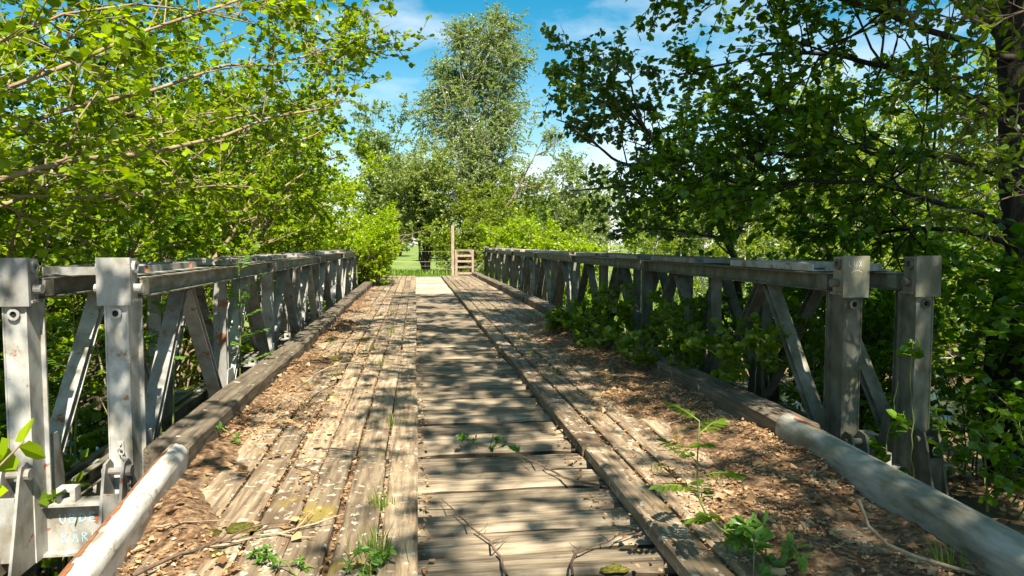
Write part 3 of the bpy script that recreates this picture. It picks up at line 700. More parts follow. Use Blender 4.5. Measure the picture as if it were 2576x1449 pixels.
# the big-armed hazel whose long bare branches reach in from the left edge
A = lambda *p: at(*p)
b0 = np.array(B(-5.4, 4.4))
arms = [([b0, b0+[.2, .1, 1.6], A(-60, 420, 4.4), A(200, 385, 4.8), A(420, 365, 5.4), A(620, 330, 6.2), A(860, 250, 7.6)], .034, .007),
        ([b0, b0+[.1, .3, 1.8], A(-60, 470, 4.6), A(230, 466, 5.0), A(430, 492, 5.6), A(640, 470, 6.4)], .020, .005),
        ([b0, b0+[.1, .1, 2.2], A(-60, 240, 4.2), A(150, 150, 4.6), A(400, 70, 5.4), A(700, 10, 6.6), A(900, -40, 7.8)], .026, .006),
        ([b0, b0+[.1, .1, 2.4], A(-60, 60, 4.0), A(200, 40, 4.6), A(430, 20, 5.4), A(640, 60, 6.2)], .020, .005),
        ([b0, b0+[.1, .1, 2.0], A(-40, 330, 4.8), A(260, 270, 5.4), A(520, 190, 6.4), A(800, 130, 7.8), A(980, 60, 9.0)], .026, .006),
        ([b0, b0+[.1, .1, 1.4], A(-40, 540, 5.2), A(260, 420, 5.8), A(560, 300, 7.0), A(850, 220, 8.6)], .024, .006),
        ([b0+[0, 0, 1.2], b0+[.6, -1, 3.6], (-3.0, 1.6, 5.0), (-1.5, .9, 5.2), (-.85, .2, 5.0)], .04, .008), ([b0+[0, 0, 1.4], b0+[.8, -.6, 3.6], (-2.6, 2.3, 4.7), (-1.3, 1.8, 4.8), (-.8, 1.6, 4.6)], .035, .008)]  # two unseen limbs added here to cast leaf shadows on the left posts
tree("hazel_tree", "hazel whose long pale branches reach in from the left edge", "tree", b0, arms, 215, l1=(26, 1.0), l2=(7, .42), leaves=(11, .056), tmpl='r', keep=DECKCUT, flat1=.35, flat2=.35,
     ang1=50, f1=(.3, 1.0), taper=.3, up1=.03, leaf_up=1.1, leaf_rand=.45, droop=.1)
# dark wood behind
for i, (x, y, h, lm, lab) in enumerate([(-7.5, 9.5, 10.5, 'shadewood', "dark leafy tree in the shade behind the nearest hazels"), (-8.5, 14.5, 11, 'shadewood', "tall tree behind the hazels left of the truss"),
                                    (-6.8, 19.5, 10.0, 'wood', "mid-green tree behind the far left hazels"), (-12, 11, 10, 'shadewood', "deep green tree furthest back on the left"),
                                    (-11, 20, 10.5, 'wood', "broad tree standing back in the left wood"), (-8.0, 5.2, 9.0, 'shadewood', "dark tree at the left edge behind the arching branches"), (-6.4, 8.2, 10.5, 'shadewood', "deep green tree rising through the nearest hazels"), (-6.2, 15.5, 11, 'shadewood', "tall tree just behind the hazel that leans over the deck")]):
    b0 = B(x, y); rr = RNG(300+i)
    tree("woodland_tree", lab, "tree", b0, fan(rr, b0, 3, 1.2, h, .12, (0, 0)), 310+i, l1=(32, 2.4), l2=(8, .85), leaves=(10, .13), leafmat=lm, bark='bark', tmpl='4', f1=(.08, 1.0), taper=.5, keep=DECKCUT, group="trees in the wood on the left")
# thin bare stems in the undergrowth below the hazels
# rowan saplings with feathered leaves
def pinnate(r, P0, D, L, nleaf, lsize, drop=.25):
    """one compound leaf: returns rachis polyline and leaflet arrays"""
    P = grow(r, np.array([P0]), np.array([D]), np.array([L]), 5, .05, -drop/5)
    t = np.linspace(.25, .97, nleaf)[None]; pos, tan = along(P, t); pos, tan = pos[0], tan[0]
    up = np.array([0, 0, 1.0]); sd = nrm(np.cross(tan, up)); out = []
    for s in (-1, 1):
        out.append((pos, nrm(sd*s + tan*.55 + np.array([0, 0, -.15])), np.tile(up, (nleaf, 1)) + r.normal(0, .22, (nleaf, 3)), lsize*(1-.35*np.abs(t[0]-.55))*np.ones(nleaf)))
    out.append((P[:, -1], nrm(tan[-1:]), up[None] + r.normal(0, .2, (1, 3)), np.array([lsize])))
    return P[0], out
def sapling(name, label, base, stem_pts, fronds, seed, L=.22, nleaf=6, ls=.06, mat='rowan', group=None, f0=.35, r0=.008, stem='stem', tmpl='n', droop=.25):
    r = RNG(seed); base = np.array(base, float); P = poly(stem_pts, 10); parts = [tubes(P[None], np.linspace(r0, r0*.35, 10)[None], 6)]; LV = []
    t = np.linspace(f0, 1, fronds)[None]; pos, tan = along(P[None], t)
    for i in range(fronds):
        a = i*2.4 + r.uniform(-.4, .4); D = nrm(np.array([cos(a), sin(a), .45 + .5*(i/fronds)]))
        RP, out = pinnate(r, pos[0, i], D, L*r.uniform(.7, 1.15), nleaf, ls, droop); parts.append(tubes(RP[None], np.linspace(.0028, .0015, len(RP))[None], 4)); LV += out
    pos, ax, nn, sz = (np.concatenate([l[i] for l in LV]) for i in range(4))
    root = thing(name, label, "sapling", tuple(base), group); V, Q = merge(parts)
    link("stem", mesh_np("stem", V-base, Q, M[stem], True), root); link("foliage", leaf_mesh("foliage", pos-base, ax, nn, sz, M[mat], tmpl), root)
    return root
for i, (px, py, Y, hh, lab) in enumerate([(400, 560, 5.9, .9, "pale rowan sapling with feathered leaves behind the near left truss"), (180, 690, 5.2, .5, "rowan sapling rising between the two left end posts"),
                                          (330, 545, 6.4, .7, "rowan sapling half hidden under the hazel branches"), (600, 640, 6.6, .5, "feathered rowan leaves poking over the left top chord"), (430, 650, 6.0, .5, "low rowan sapling just above the left top chord"),
                                          (170, 870, 5.4, .6, "rowan sapling seen through the gap in the left end panel")]):
    top = at(px, py, Y); bs = np.array([top[0]-.15, top[1]+.1, gz(top[0]-.15, top[1]+.1)])
    sapling("rowan_sapling", lab, bs, [bs, bs*.4+top*.6+[.05, 0, 0], top], 13, 400+i, L=.26, nleaf=7, ls=.075, f0=.62, r0=.012)
# undergrowth below the left truss
def shrub(name, label, base, n, spread, h, seed, mat='under', ls=.06, leaves=9, tm='r', group=None, l1=(7, .4), keep=None, bark='stem', l2=(4, .2), r0=.008):
    rr = RNG(seed); b0 = np.array(base, float)
    st = [(p, r0*rr.uniform(.7, 1.2), .003) for p, _, _ in fan(rr, b0, n, spread, h, .01, (0, 0))]
    return tree(name, label, "shrub", b0, st, seed+1, l1=l1, l2=l2, leaves=(leaves, ls), leafmat=mat, bark=bark, tmpl=tm, f1=(.1, 1.0), taper=.3, keep=keep, group=group, l1leaf=5, k0=5)
LEFTCUT = lambda p: (p[:, 0] < -1.75) | (p[:, 2] < -.35)
for i, (x, y, h) in enumerate(sorted([(-2.9, 5.0, 1.1), (-2.6, 6.4, 1.0), (-3.3, 6.0, 1.5), (-2.8, 7.9, 1.2), (-3.4, 8.8, 1.8), (-2.7, 9.8, 1.4), (-3.2, 4.3, .8), (-2.8, 12.0, 1.6), (-2.7, 14.5, 1.7), (-2.4, 16.6, 1.6), (-1.7, 6.9, .7), (-1.9, 9.3, .9), (-4.2, 5.4, 1.7)], key=lambda q: q[1])):
    shrub("undergrowth_shrub", f"leafy undergrowth shrub rooted below the left truss, {ORD[i]} from the near end", B(x, y), 8, .75, h, 430+2*i, mat='under' if i % 3 else 'hazel', ls=.075, leaves=9, tm='q', keep=LEFTCUT, group="undergrowth below the left truss", l1=(8, .5))
for i in range(20):
    x, y = r.uniform(-5.2, -2.4), r.uniform(5.0, 9.0); b0 = np.array(B(x, y)); hh = r.uniform(1.4, 3.2)
    P = poly([b0, b0+[r.normal(0, .15), r.normal(0, .15), hh*.5], b0+[r.normal(0, .4), r.normal(0, .4), hh]], 8); rad = r.uniform(.008, .028)
    o = link("hazel_pole", mesh_np("hazel_pole", *[(v-b0 if k == 0 else v) for k, v in enumerate(tubes(P[None], np.linspace(rad, rad*.5, 8)[None], 6))], M['hazelbark'], True), None, tuple(b0))
    tag(o, "thin bare hazel pole in the shade behind the left truss", "stem", "bare hazel poles below the left thicket")

# ------------------------------------------------------------------ trees on the right
b0 = np.array(B(4.95, 5.25))
RCUT = lambda p: DECKCUT(p) & ~((p[:, 1] > 0) & (p[:, 0] < 0.9*0 + 0.75 + .10*p[:, 1]) & (p[:, 2] < 9)) & (np.linalg.norm(p-np.array([0, 0, CAM_H]), axis=1) > 2.6)
big = [([b0, b0+[.05, .05, 2.0], b0+[.0, .1, 4.5], b0+[-.1, .3, 8.5]], .20, .08),
       ([b0+[0, 0, 2.15], A(2300, 478, 5.25), A(2100, 440, 5.6), A(1900, 470, 6.2), A(1760, 430, 6.8)], .026, .008),
       ([b0+[0, 0, 2.5], A(2350, 388, 5.3), A(2050, 380, 5.8), A(1800, 400, 6.6)], .028, .008),
       ([b0+[0, 0, 1.95], A(2400, 565, 5.4), A(2200, 580, 6.4), A(2000, 600, 7.4)], .024, .008),
       ([b0+[0, 0, 3.0], A(2350, 205, 5.5), A(2050, 120, 6.4), A(1820, 150, 7.4), A(1700, 190, 8.0)], .03, .009),
       ([b0+[0, 0, 3.5], A(2300, 70, 5.3), A(1950, -60, 6.2), A(1720, -110, 7.0)], .03, .009),
       ([b0+[0, 0, 4.2], b0+[-1.6, -.8, 5.5], b0+[-3.2, -1.2, 6.2]], .07, .02), ([b0+[0, 0, 4.6], b0+[-.8, -2.0, 6.4], b0+[-1.4, -3.4, 7.2]], .07, .02),
       ([b0+[0, 0, 4.0], b0+[-1.6, 1.6, 5.6], b0+[-3.0, 2.6, 6.6]], .07, .02), ([b0+[0, 0, 3.5], b0+[1.5, 1.5, 5.4], b0+[2.8, 2.6, 6.2]], .07, .02), ([b0+[0, 0, 3.4], b0+[1.6, -1.0, 5.4], b0+[3.0, -1.6, 6.2]], .07, .02)]
tree("maple_tree", "big dark-trunked tree at the right edge with long horizontal limbs", "tree", b0, big, 501, l1=(23, 1.25), l2=(7, .55), leaves=(20, .066), leafmat='dark', bark='darkbark', keep=RCUT, f1=(.3, 1.0), taper=.45,
     flat1=.6, flat2=.4, leaf_up=1.0, leaf_rand=.5, k0=12)
# the slanting alder beyond the right truss
b0 = np.array(B(4.75, 9.2))
al = [([b0, A(1850, 610, 9.1), A(1745, 450, 9.0), A(1640, 345, 8.9), A(1560, 230, 8.8), A(1470, 110, 8.7)], .075, .012),
      ([A(1760, 470, 9.0), A(1690, 400, 8.6), A(1600, 300, 8.2), A(1590, 170, 8.0)], .03, .009), ([A(1690, 400, 9.0), A(1560, 420, 8.6), A(1460, 330, 8.3), A(1400, 300, 8.2)], .028, .008),
      ([A(1800, 530, 9.1), A(1700, 520, 8.7), A(1560, 470, 8.4), A(1430, 480, 8.2)], .028, .008), ([A(1850, 600, 9.1), A(1900, 470, 9.3), A(1790, 330, 9.3), A(1760, 260, 9.3)], .035, .009),
      ([A(1850, 600, 9.1), A(1760, 590, 8.8), A(1640, 570, 8.6), A(1540, 600, 8.4)], .025, .007), ([A(1640, 345, 8.9), A(1520, 260, 8.6), A(1420, 190, 8.4)], .025, .007)]
SKYGAP = lambda p: p[:, 0] > .095*p[:, 1] + .72
tree("alder_tree", "slanting alder with round dark leaves beyond the right truss", "tree", b0, al, 511, l1=(19, .75), l2=(5, .36), leaves=(12, .067), leafmat='alder', bark='bark', tmpl='6', keep=lambda p: SKYGAP(p) & DECKCUT(p),
     f1=(.12, 1.0), taper=.35, flat1=.8, flat2=.8, leaf_up=.5, leaf_rand=.7, droop=.5)
RC2 = lambda p: (p[:, 0] > 3.35) | (p[:, 2] < -.4)
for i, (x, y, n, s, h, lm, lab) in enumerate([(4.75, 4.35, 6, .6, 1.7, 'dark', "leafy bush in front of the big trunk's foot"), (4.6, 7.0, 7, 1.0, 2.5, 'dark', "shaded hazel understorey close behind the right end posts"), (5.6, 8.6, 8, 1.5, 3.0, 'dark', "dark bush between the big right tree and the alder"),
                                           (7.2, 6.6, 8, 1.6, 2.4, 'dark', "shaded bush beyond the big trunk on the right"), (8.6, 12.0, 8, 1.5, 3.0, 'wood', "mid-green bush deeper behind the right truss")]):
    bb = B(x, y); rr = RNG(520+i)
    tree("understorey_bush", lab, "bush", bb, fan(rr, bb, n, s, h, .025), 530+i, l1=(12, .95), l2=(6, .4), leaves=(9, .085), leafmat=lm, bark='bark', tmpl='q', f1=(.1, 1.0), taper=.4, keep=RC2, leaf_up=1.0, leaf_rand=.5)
# unseen trees added for shade; crowns kept out of view above the deck
rs = RNG(545)
def shade_keep(p):
    out = (p[:, 1] < .2) | (p[:, 2] > 1.7 + .42*p[:, 1]) | (p[:, 0] > 1.05*p[:, 1] + .8)
    return (p[:, 2] > 3.0) & out & (p[:, 0] > -2.3 + 2.8*RNG(3).random(len(p))**.4)
for i, (x, y, h, ys_, lab) in enumerate([(6.2, -3.6, 6.0, (-7.5, -5.0, -3.0, -1.2), "unseen tree added behind the viewpoint to shade the approach"), (6.6, 1.6, 6.2, (-.6, .8, 2.0, 3.2), "unseen tree added right of the approach to shade it from above"),
                                      (8.2, 6.6, 6.6, (4.2, 5.6, 7.0), "unseen tree added right of the big trunk to shade the deck"), (9.4, 9.6, 7.2, (8.2, 9.6, 11.0), "unseen tree added furthest along on the right to shade the deck")]):
    bb = np.array(B(x, y)); top = bb + [-.2, 0, h-.6]
    stems = [([bb, bb+[0, 0, 2.5], top], .22, .13)]
    for yt in ys_:
        for xt in ((.6, 2.0, 3.4, 5.0) if i < 2 else (.2, 1.5, 2.8)):
            tgt = np.array([xt + rs.normal(0, .4), yt + rs.normal(0, .5), h + rs.uniform(.3, 2.4)])
            stems.append(([top - [0, 0, rs.uniform(0, 1.2)], (top+tgt)/2 + [0, 0, .5], tgt], .06, .012))
    tree("added_shade_tree", lab, "tree", bb, stems, 550+i, l1=(16, 1.3), l2=(7, .65), leaves=(9 if i == 0 else 10 if i == 1 else 12, .11), leafmat='dark', bark='darkbark', tmpl='4', f1=(.35, 1.0), taper=.25, keep=shade_keep, leaf_up=1.0, leaf_rand=.5)
# light birch wood on the right
proto = None
for i, (x, y, h) in enumerate([(17, 17, 9), (20, 22, 10), (14.5, 24, 8.5), (23, 18, 10.5), (26, 26, 11), (19, 30, 9), (13, 31, 7), (29, 21, 11), (17.5, 12.5, 9.5), (24, 13, 11), (22.5, 33, 9.5), (31, 15, 12), (11.5, 19, 6.5), (13.2, 14.5, 7.5), (15.5, 20.5, 8), (18.5, 25.5, 9), (16.5, 34, 8), (27, 31, 11), (12, 25.5, 6), (21, 15.5, 10), (10.2, 15.2, 5), (34, 24, 12), (25, 38, 10), (15, 9.5, 9), (20, 10, 11)]):
    bb = np.array(B(x, y))
    lab = "slender pale-stemmed tree in the sunny wood behind the right truss"
    if i < 2:
        p_ = tree("birch_tree", lab, "tree", bb, [([bb, bb+[.1, .1, h*.5], bb+[0, .2, h]], .10, .02), ([bb, bb+[.5, .3, h*.4], bb+[.8, .3, h*.8]], .07, .015)], 560+i, l1=(40, 2.2), l2=(8, .8), leaves=(9, .16), leafmat='woodlight', bark='birchbark', tmpl='4',
                  f1=(.05, 1.0), taper=.6, group="sunny birch wood on the right"); protos = (protos if i else []) + [(p_, h)]
    else:
        pp, ph = protos[i % 2]; copy_tree(pp, tuple(bb), i*1.7, h/ph, lab, "sunny birch wood on the right")

# ------------------------------------------------------------------ far side
def birch_profile(t):
    u = np.clip((t-.12)/.88, 0, 1); return np.clip(np.minimum(u*2.6+.25, 1.0)*np.sqrt(np.clip(1-u**3.2, 0, 1)), .24, 1)
bb = np.array(B(3.25, 36.0))
bst = [([bb, A(1190, 560, 36), A(1182, 300, 36), A(1178, 150, 36), A(1176, 85, 36)], .17, .02), ([bb+[.5, .3, 0], A(1208, 500, 36.3), A(1220, 300, 36.3), A(1240, 130, 36.3), A(1250, 48, 36.3)], .17, .02), ([bb+[.8, .4, 0], A(1240, 450, 36.6), A(1275, 300, 36.6), A(1290, 150, 36.6)], .10, .02), ([bb+[-.4, .2, 0], A(1165, 450, 36), A(1130, 300, 36), A(1120, 190, 36)], .10, .02)]
tree("silver_birch", "tall silver birch with two crowns, standing behind the stile", "tree", bb, bst, 601, l1=(95, 2.75), l2=(11, 1.1), leaves=(36, .085), leafmat='birch', bark='birchbark', tmpl='4', f1=(.16, 1.0), profile=birch_profile, ang1=48, up1=.10, up2=-.22, flat1=.5, leaf_up=.3, leaf_rand=.8, droop=.8)
bb = np.array(B(0.5, 33.8))
tree("willow_bush", "dull olive willow left of the tall birch", "tree", bb, fan(RNG(602), bb, 9, 1.9, 5.4, .07), 603, l1=(24, 1.6), l2=(8, .7), leaves=(14, .12), leafmat='willow', bark='bark', tmpl='4', f1=(.24, 1.0), taper=.4, leaf_up=.4, leaf_rand=.8)
bb = np.array(B(-2.2, 44.0))
tree("background_tree", "pale green tree rising behind the willow, left of the birch", "tree", bb, fan(RNG(604), bb, 6, 2.2, 9.4, .12), 605, l1=(30, 1.9), l2=(8, .8), leaves=(12, .15), leafmat='birch', bark='bark', tmpl='4', f1=(.15, 1.0), taper=.5, leaf_up=.4, leaf_rand=.8)
bb = np.array(B(4.3, 33.0))
tree("crab_tree", "bushy small-leaved tree around the foot of the birch", "tree", bb, fan(RNG(606), bb, 8, 2.0, 4.8, .08, (-.6, 0)), 607, l1=(22, 1.4), l2=(8, .6), leaves=(13, .10), leafmat='woodlight', bark='bark', tmpl='4', f1=(.15, 1.0), taper=.4, leaf_up=.5, leaf_rand=.8)
bb = np.array(B(6.2, 32.0))
lean = [([A(1290, 640, 32), A(1240, 570, 32), A(1290, 500, 32), A(1330, 420, 32), A(1360, 360, 32), A(1385, 325, 32)], .08, .015), ([A(1350, 390, 32), A(1375, 380, 32), A(1400, 350, 32)], .04, .01), ([A(1310, 460, 32), A(1340, 470, 32), A(1380, 470, 32)], .04, .01)]
tree("leaning_tree", "half-bare leaning tree with pale crooked trunk, right of the birch", "tree", bb, lean, 609, l1=(16, .9), l2=(7, .5), leaves=(5, .09), leafmat='willow', bark='hazelbark', tmpl='4', f1=(.35, 1.0), taper=.4)
bb = np.array(B(8.6, 40.0))
tree("background_tree", "grey-green tree behind the leaning trunk", "tree", bb, fan(RNG(610), bb, 7, 2.4, 7.4, .1), 611, l1=(26, 1.7), l2=(8, .8), leaves=(11, .14), leafmat='birch', bark='bark', tmpl='4', f1=(.1, 1.0), taper=.5, leaf_up=.4, leaf_rand=.8)
for i, (px, Y, s, h, lab) in enumerate([(1300, 28.5, 1.0, 2.2, "bright yellow-green bush next to the far right end posts"), (1375, 27.0, 1.2, 2.6, "tallest of the yellow-green bushes behind the right truss"), (1440, 26.0, 1.0, 2.3, "rightmost yellow-green bush behind the right truss")]):
    p_ = at(px, 640, Y); bb = np.array(B(p_[0], Y))
    tree("hazel_bush", lab, "bush", bb, fan(RNG(620+i), bb, 10, s, h, .03), 630+i, l1=(14, .85), l2=(6, .4), leaves=(10, .10), leafmat='hazelfar', tmpl='4', f1=(.05, 1.0), taper=.4, leaf_up=.5, leaf_rand=.8)
p_ = at(1525, 600, 42); bb = np.array(B(p_[0], 42))
tree("young_birch", "young birch with pale trunk on the sunny meadow right of the bushes", "tree", bb, [([bb, bb+[.2, 0, 3], bb+[.3, 0, 6.6]], .10, .02), ([bb+[-.9, 0, 0], bb+[-1.1, .2, 2.5], bb+[-1.5, .2, 5.2]], .08, .02)], 641, l1=(34, 1.5), l2=(7, .7), leaves=(9, .14), leafmat='birch', bark='birchbark', tmpl='4', f1=(.22, 1.0), taper=.5, leaf_up=.4, leaf_rand=.8, droop=.5)
for i, (px, Y, h, lab) in enumerate([(1720, 48, 5.5, "round sunny tree on the meadow behind the alder"), (1640, 60, 6.5, "sunny tree further out on the meadow"), (1850, 44, 6.0, "sunny tree on the meadow behind the big limbs"), (1990, 40, 6.5, "sunny tree at the meadow's edge towards the birch wood")]):
    p_ = at(px, 600, Y); bb = np.array(B(p_[0], Y))
    tree("meadow_tree", lab, "tree", bb, fan(RNG(650+i), bb, 4, 1.5, h, .1), 660+i, l1=(24, 1.7), l2=(7, .8), leaves=(10, .17), leafmat='woodlight', bark='birchbark', tmpl='4', f1=(.08, 1.0), taper=.5, leaf_up=.4, leaf_rand=.8)
# far tree line
r = RNG(700); protos = []
for i in range(44):
    a = radians(-30 + 84*i/43 + r.uniform(-1, 1)); d = r.uniform(95, 150); x, y = d*sin(a), d*cos(a); h = r.uniform(6.5, 11)*(d/120); bb = np.array(B(x, y))
    lab = "distant tree in the row beyond the meadow"
    if i < 2:
        p_ = tree("distant_tree", lab, "tree", bb, fan(RNG(710+i), bb, 5, 2.6, 9, .2), 720+i, l1=(26, 2.6), l2=(6, 1.4), leaves=(9, .40), leafmat='birch' if i else 'wood', bark='bark', tmpl='4', f1=(.05, 1.0), taper=.4, group="tree line beyond the meadow", leaf_up=.4, leaf_rand=.8); protos.append(p_)
        p_.scale = (h/9,)*3
    else: copy_tree(protos[i % 2], tuple(bb), i*1.3, h/9, lab, "tree line beyond the meadow")

for i, (x, y, n_, sp, h, lm, lab) in enumerate([(2.0, 31.5, 8, 1.2, 2.2, 'woodlight', "green bush right behind the stile"), (3.9, 30.2, 8, .9, 1.9, 'woodlight', "leafy bush between the stile and the far right end posts"),
                                             (-3.4, 45, 8, 1.5, 2.6, 'willow', "dull bush left of the stile at the far field's edge"), (-4.5, 40, 8, 1.8, 3.0, 'woodlight', "bush on the far left of the sunny grass"), (5.6, 37, 8, 1.6, 3.0, 'birch', "pale bush at the right foot of the birch")]):
    bb = np.array(B(x, y)); tree("field_bush", lab, "bush", bb, fan(RNG(670+i), bb, n_, sp, h, .04), 680+i, l1=(16, 1.0), l2=(7, .5), leaves=(9, .11), leafmat=lm, bark='bark', tmpl='4', f1=(.08, 1.0), taper=.4, leaf_up=.5, leaf_rand=.8)
# stile gate and wire fence at the far end
sx, sy = at(1143, 690, 26.75)[0], 26.75
st = thing("stile", "wooden ladder stile with one tall post at the far end of the deck", "stile", (sx, sy, -.16))
def wpost(x, y, z0, z1, w, d): b = MB(); b.box((x-w/2, y-d/2, z0), (x+w/2, y+d/2, z1)); return b
for x, y, z1, nm, w in ((-.06, 0, 2.02, "tall_post", .10), (.06, -.14, 1.12, "post", .09), (.68, -.14, 1.12, "post", .08), (.62, .1, 1.06, "post", .08)):
    link(nm, wpost(x, y, -.3, z1, w, .09).mesh(nm, M['gatewood']), st)
for i, z in enumerate((.24, .47, .69, .90, 1.10)):
    b = MB(); b.box((.107, -.17+.003*i, z-.045), (.638, -.03, z+.03)); link("rung", b.mesh("rung", M['gatewood']), st)
b = MB()
fc = thing("wire_fence", "sagging wire fence running off left of the stile", "fence", (sx, sy, -.2))
for k, z in enumerate((1.10, .72, .55, .16)):
    P = np.array([[(-.12, 0, z), (-1.6, .05, z-.02), (-3.2, .1, z-.0+.02*k), (-5.0, .1, z)]], float); P = poly(P[0], 10)[None]
    link("wire", mesh_np("wire", *tubes(P, np.full((1, 10), .0035), 5), M['galv']), fc)
for x in (-5.0,): link("fence_post", wpost(x, .1, -.3, 1.25, .1, .1).mesh("fence_post", M['gatewood']), fc)
fc = thing("wire_fence", "short wires between the stile and the far right end post", "fence", (sx+.7, sy, -.2))
for z in (1.10, .66, .55):
    P = poly([(.03, -.1, z), (.5, .5, z-.03), (XO[0]-sx-.7-.09, 1.18, z+.03)], 8)[None]; link("wire", mesh_np("wire", *tubes(P, np.full((1, 8), .0035), 5), M['galv']), fc)

# ------------------------------------------------------------------ things growing and lying on the deck
def litter_bed(name, x0, x1, y0, y1, hf, label):
    V, Q = sheet(np.linspace(x0, x1, int((x1-x0)/.03)), np.linspace(y0, y1, int((y1-y0)/.04)), hf)
    r = RNG(7); V[:, 2] += r.normal(0, .004, len(V)); o = link(name, mesh_np(name, V, Q, M['mould'], True)); return tag(o, label, kind="stuff")
def hl(x, y): s = sm(-.76, -1.12, x + .12*np.sin(y*1.7) + .08*np.sin(y*4.1)); return -.045 + s*(.062 + .016*wob(x*5, y*3) + .012*np.sin(y*9+x*14)) + .012*wob(x*9, y*6)*s - .02*sm(12, 20, y)
def hr(x, y): s = sm(1.15, 1.75, x)*sm(15, 8, y); s2 = sm(3.6, 2.4, y)*sm(1.0, 1.45, x); s = np.maximum(s, s2); return -.05 + s*(.070 + .016*wob(x*5, y*3) + .012*np.sin(y*9-x*14)) + .012*wob(x*9, y*6)*s
litter_bed("leaf_mould", -1.20, -.30, -.2, 22, hl, "brown leaf mould banked against the left kerb")
litter_bed("leaf_mould", 1.0, 2.16, -.2, 17, hr, "brown leaf mould and soil covering the right boards")
def dry(name, label, xs, ys, hf, lift, seed, size=(.007, .036)):
    r = RNG(seed); n = len(xs); z = hf(xs, ys) + lift + r.uniform(0, .012, n)
    ax = np.stack([r.normal(0, 1, n), r.normal(0, 1, n), r.normal(0, .25, n)], 1); nn = np.array([0, 0, 1.0]) + r.normal(0, .38, (n, 3))
    o = link(name, leaf_mesh(name, np.stack([xs, ys, z], 1), ax, nn, size[0] + (size[1]-size[0])*r.beta(1.2, 2.6, n), M['dryleaf'], '6', .20)); return tag(o, label, kind="stuff")
r = RNG(800)
n = 17000; xx = -1.17 + 1.0*r.beta(.9, 2.6, n); yy = .6 + 20*r.beta(1, 2.2, n); ok = (wob(xx*4+3, yy*2.3)+.4*wob(xx*11, yy*9) > r.normal(.25, .35, n)); xx, yy = xx[ok], yy[ok]; dry("dry_leaves", "dry tan leaves strewn over the left boards", xx, yy, lambda x, y: np.maximum(hl(x, y), -.005), .003, 801)
n = 24000; xx = 2.13 - 1.1*r.beta(1.0, 1.7, n); yy = .3 + 14*r.beta(1, 2.9, n); ok = (wob(xx*4+1, yy*2.9)+.4*wob(xx*11, yy*9) > r.normal(0, .45, n)); xx, yy = xx[ok], yy[ok]; dry("dry_leaves", "dry tan leaves strewn over the right boards", xx, yy, lambda x, y: np.maximum(hr(x, y), -.004), .003, 802)
n = 5000; gx = np.concatenate([-(.159+.17*r.integers(0, 6, n//2)), .95+.159+.17*r.integers(0, 6, n//2)]) + r.normal(0, .006, n); gy = .6 + 24*r.beta(1, 2.2, n); dry("dry_leaves", "leaf crumbs packed in the gaps between the lengthwise boards", gx, gy, lambda x, y: 0*x - .022, 0, 803, (.014, .03))
n = 500; xx = np.where(r.random(n) < .5, r.uniform(.005, .06, n), r.uniform(.80, .94, n)); yy = .8 + 10*r.beta(1, 2, n); dry("dry_leaves", "crumbled leaves along both edges of the sunken crosswise planks", xx, yy, lambda x, y: 0*x - .062, 0, 804, (.014, .035))
n = 260; xx = np.concatenate([-1.15+.7*r.random(n//2), 2.1-.9*r.random(n//2)]); yy = .8 + 9*r.beta(1, 1.8, n); dry("dry_leaves", "whole curled brown leaves lying on top of the litter", xx, yy, lambda x, y: np.where(x < 0, np.maximum(hl(x, y), 0), np.maximum(hr(x, y), 0)), .012, 806, (.035, .07))
# bark and leaf bits on the woodland floor at the right
n = 5000; xx = r.uniform(2.4, 8, n); yy = r.uniform(1, 9, n); dry("dry_leaves", "fallen leaves on the bank right of the end posts", xx, yy, ground_z, .01, 805, (.04, .08))

# grass
def blades(name, label, xs, ys, hf, h, w, seed, mat='grass', kind="stuff"):
    r = RNG(seed); n = len(xs); z = hf(xs, ys)-.01; a = r.uniform(0, 2*pi, n); ln = h*r.uniform(.5, 1.3, n); be = r.uniform(.1, .55, n)*ln
    B0 = np.stack([xs, ys, z], 1); sd = np.stack([-np.sin(a), np.cos(a), 0*a], 1)*(w*r.uniform(.6, 1.2, n))[:, None]/2; fw = np.stack([np.cos(a), np.sin(a), 0*a], 1)
    m_ = B0 + fw*(be*.35)[:, None] + np.array([0, 0, 1])*(ln*.6)[:, None]; tp = B0 + fw*be[:, None] + np.array([0, 0, 1])*(ln*.95)[:, None]
    V = np.stack([B0-sd, B0+sd, m_+sd*.7, m_-sd*.7, tp], 1).reshape(-1, 3); i = np.arange(n)*5
    me = mesh_np(name, V, [np.stack([i, i+1, i+2, i+3], 1), np.stack([i+3, i+2, i+4], 1)], M[mat]); return me
r = RNG(810)
n = 15000; yy = 26.9 + 40*r.beta(1, 2.2, n); xx = r.uniform(-7, 7, n); ok = (np.abs(xx-.4) > .1) | (yy > 27.2)
tag(link("grass", blades("grass", "", xx[ok], yy[ok], ground_z, .28, .035, 811)), "sunny green grass beyond the far end of the deck", kind="stuff")
n = 24000; d = 16 + 70*r.beta(1, 1.6, n); xx = 3.6 + r.random(n)*d*.9; tag(link("grass", blades("grass", "", xx, d, ground_z, .45, .05, 812)), "tall meadow grass behind the right truss", kind="stuff")
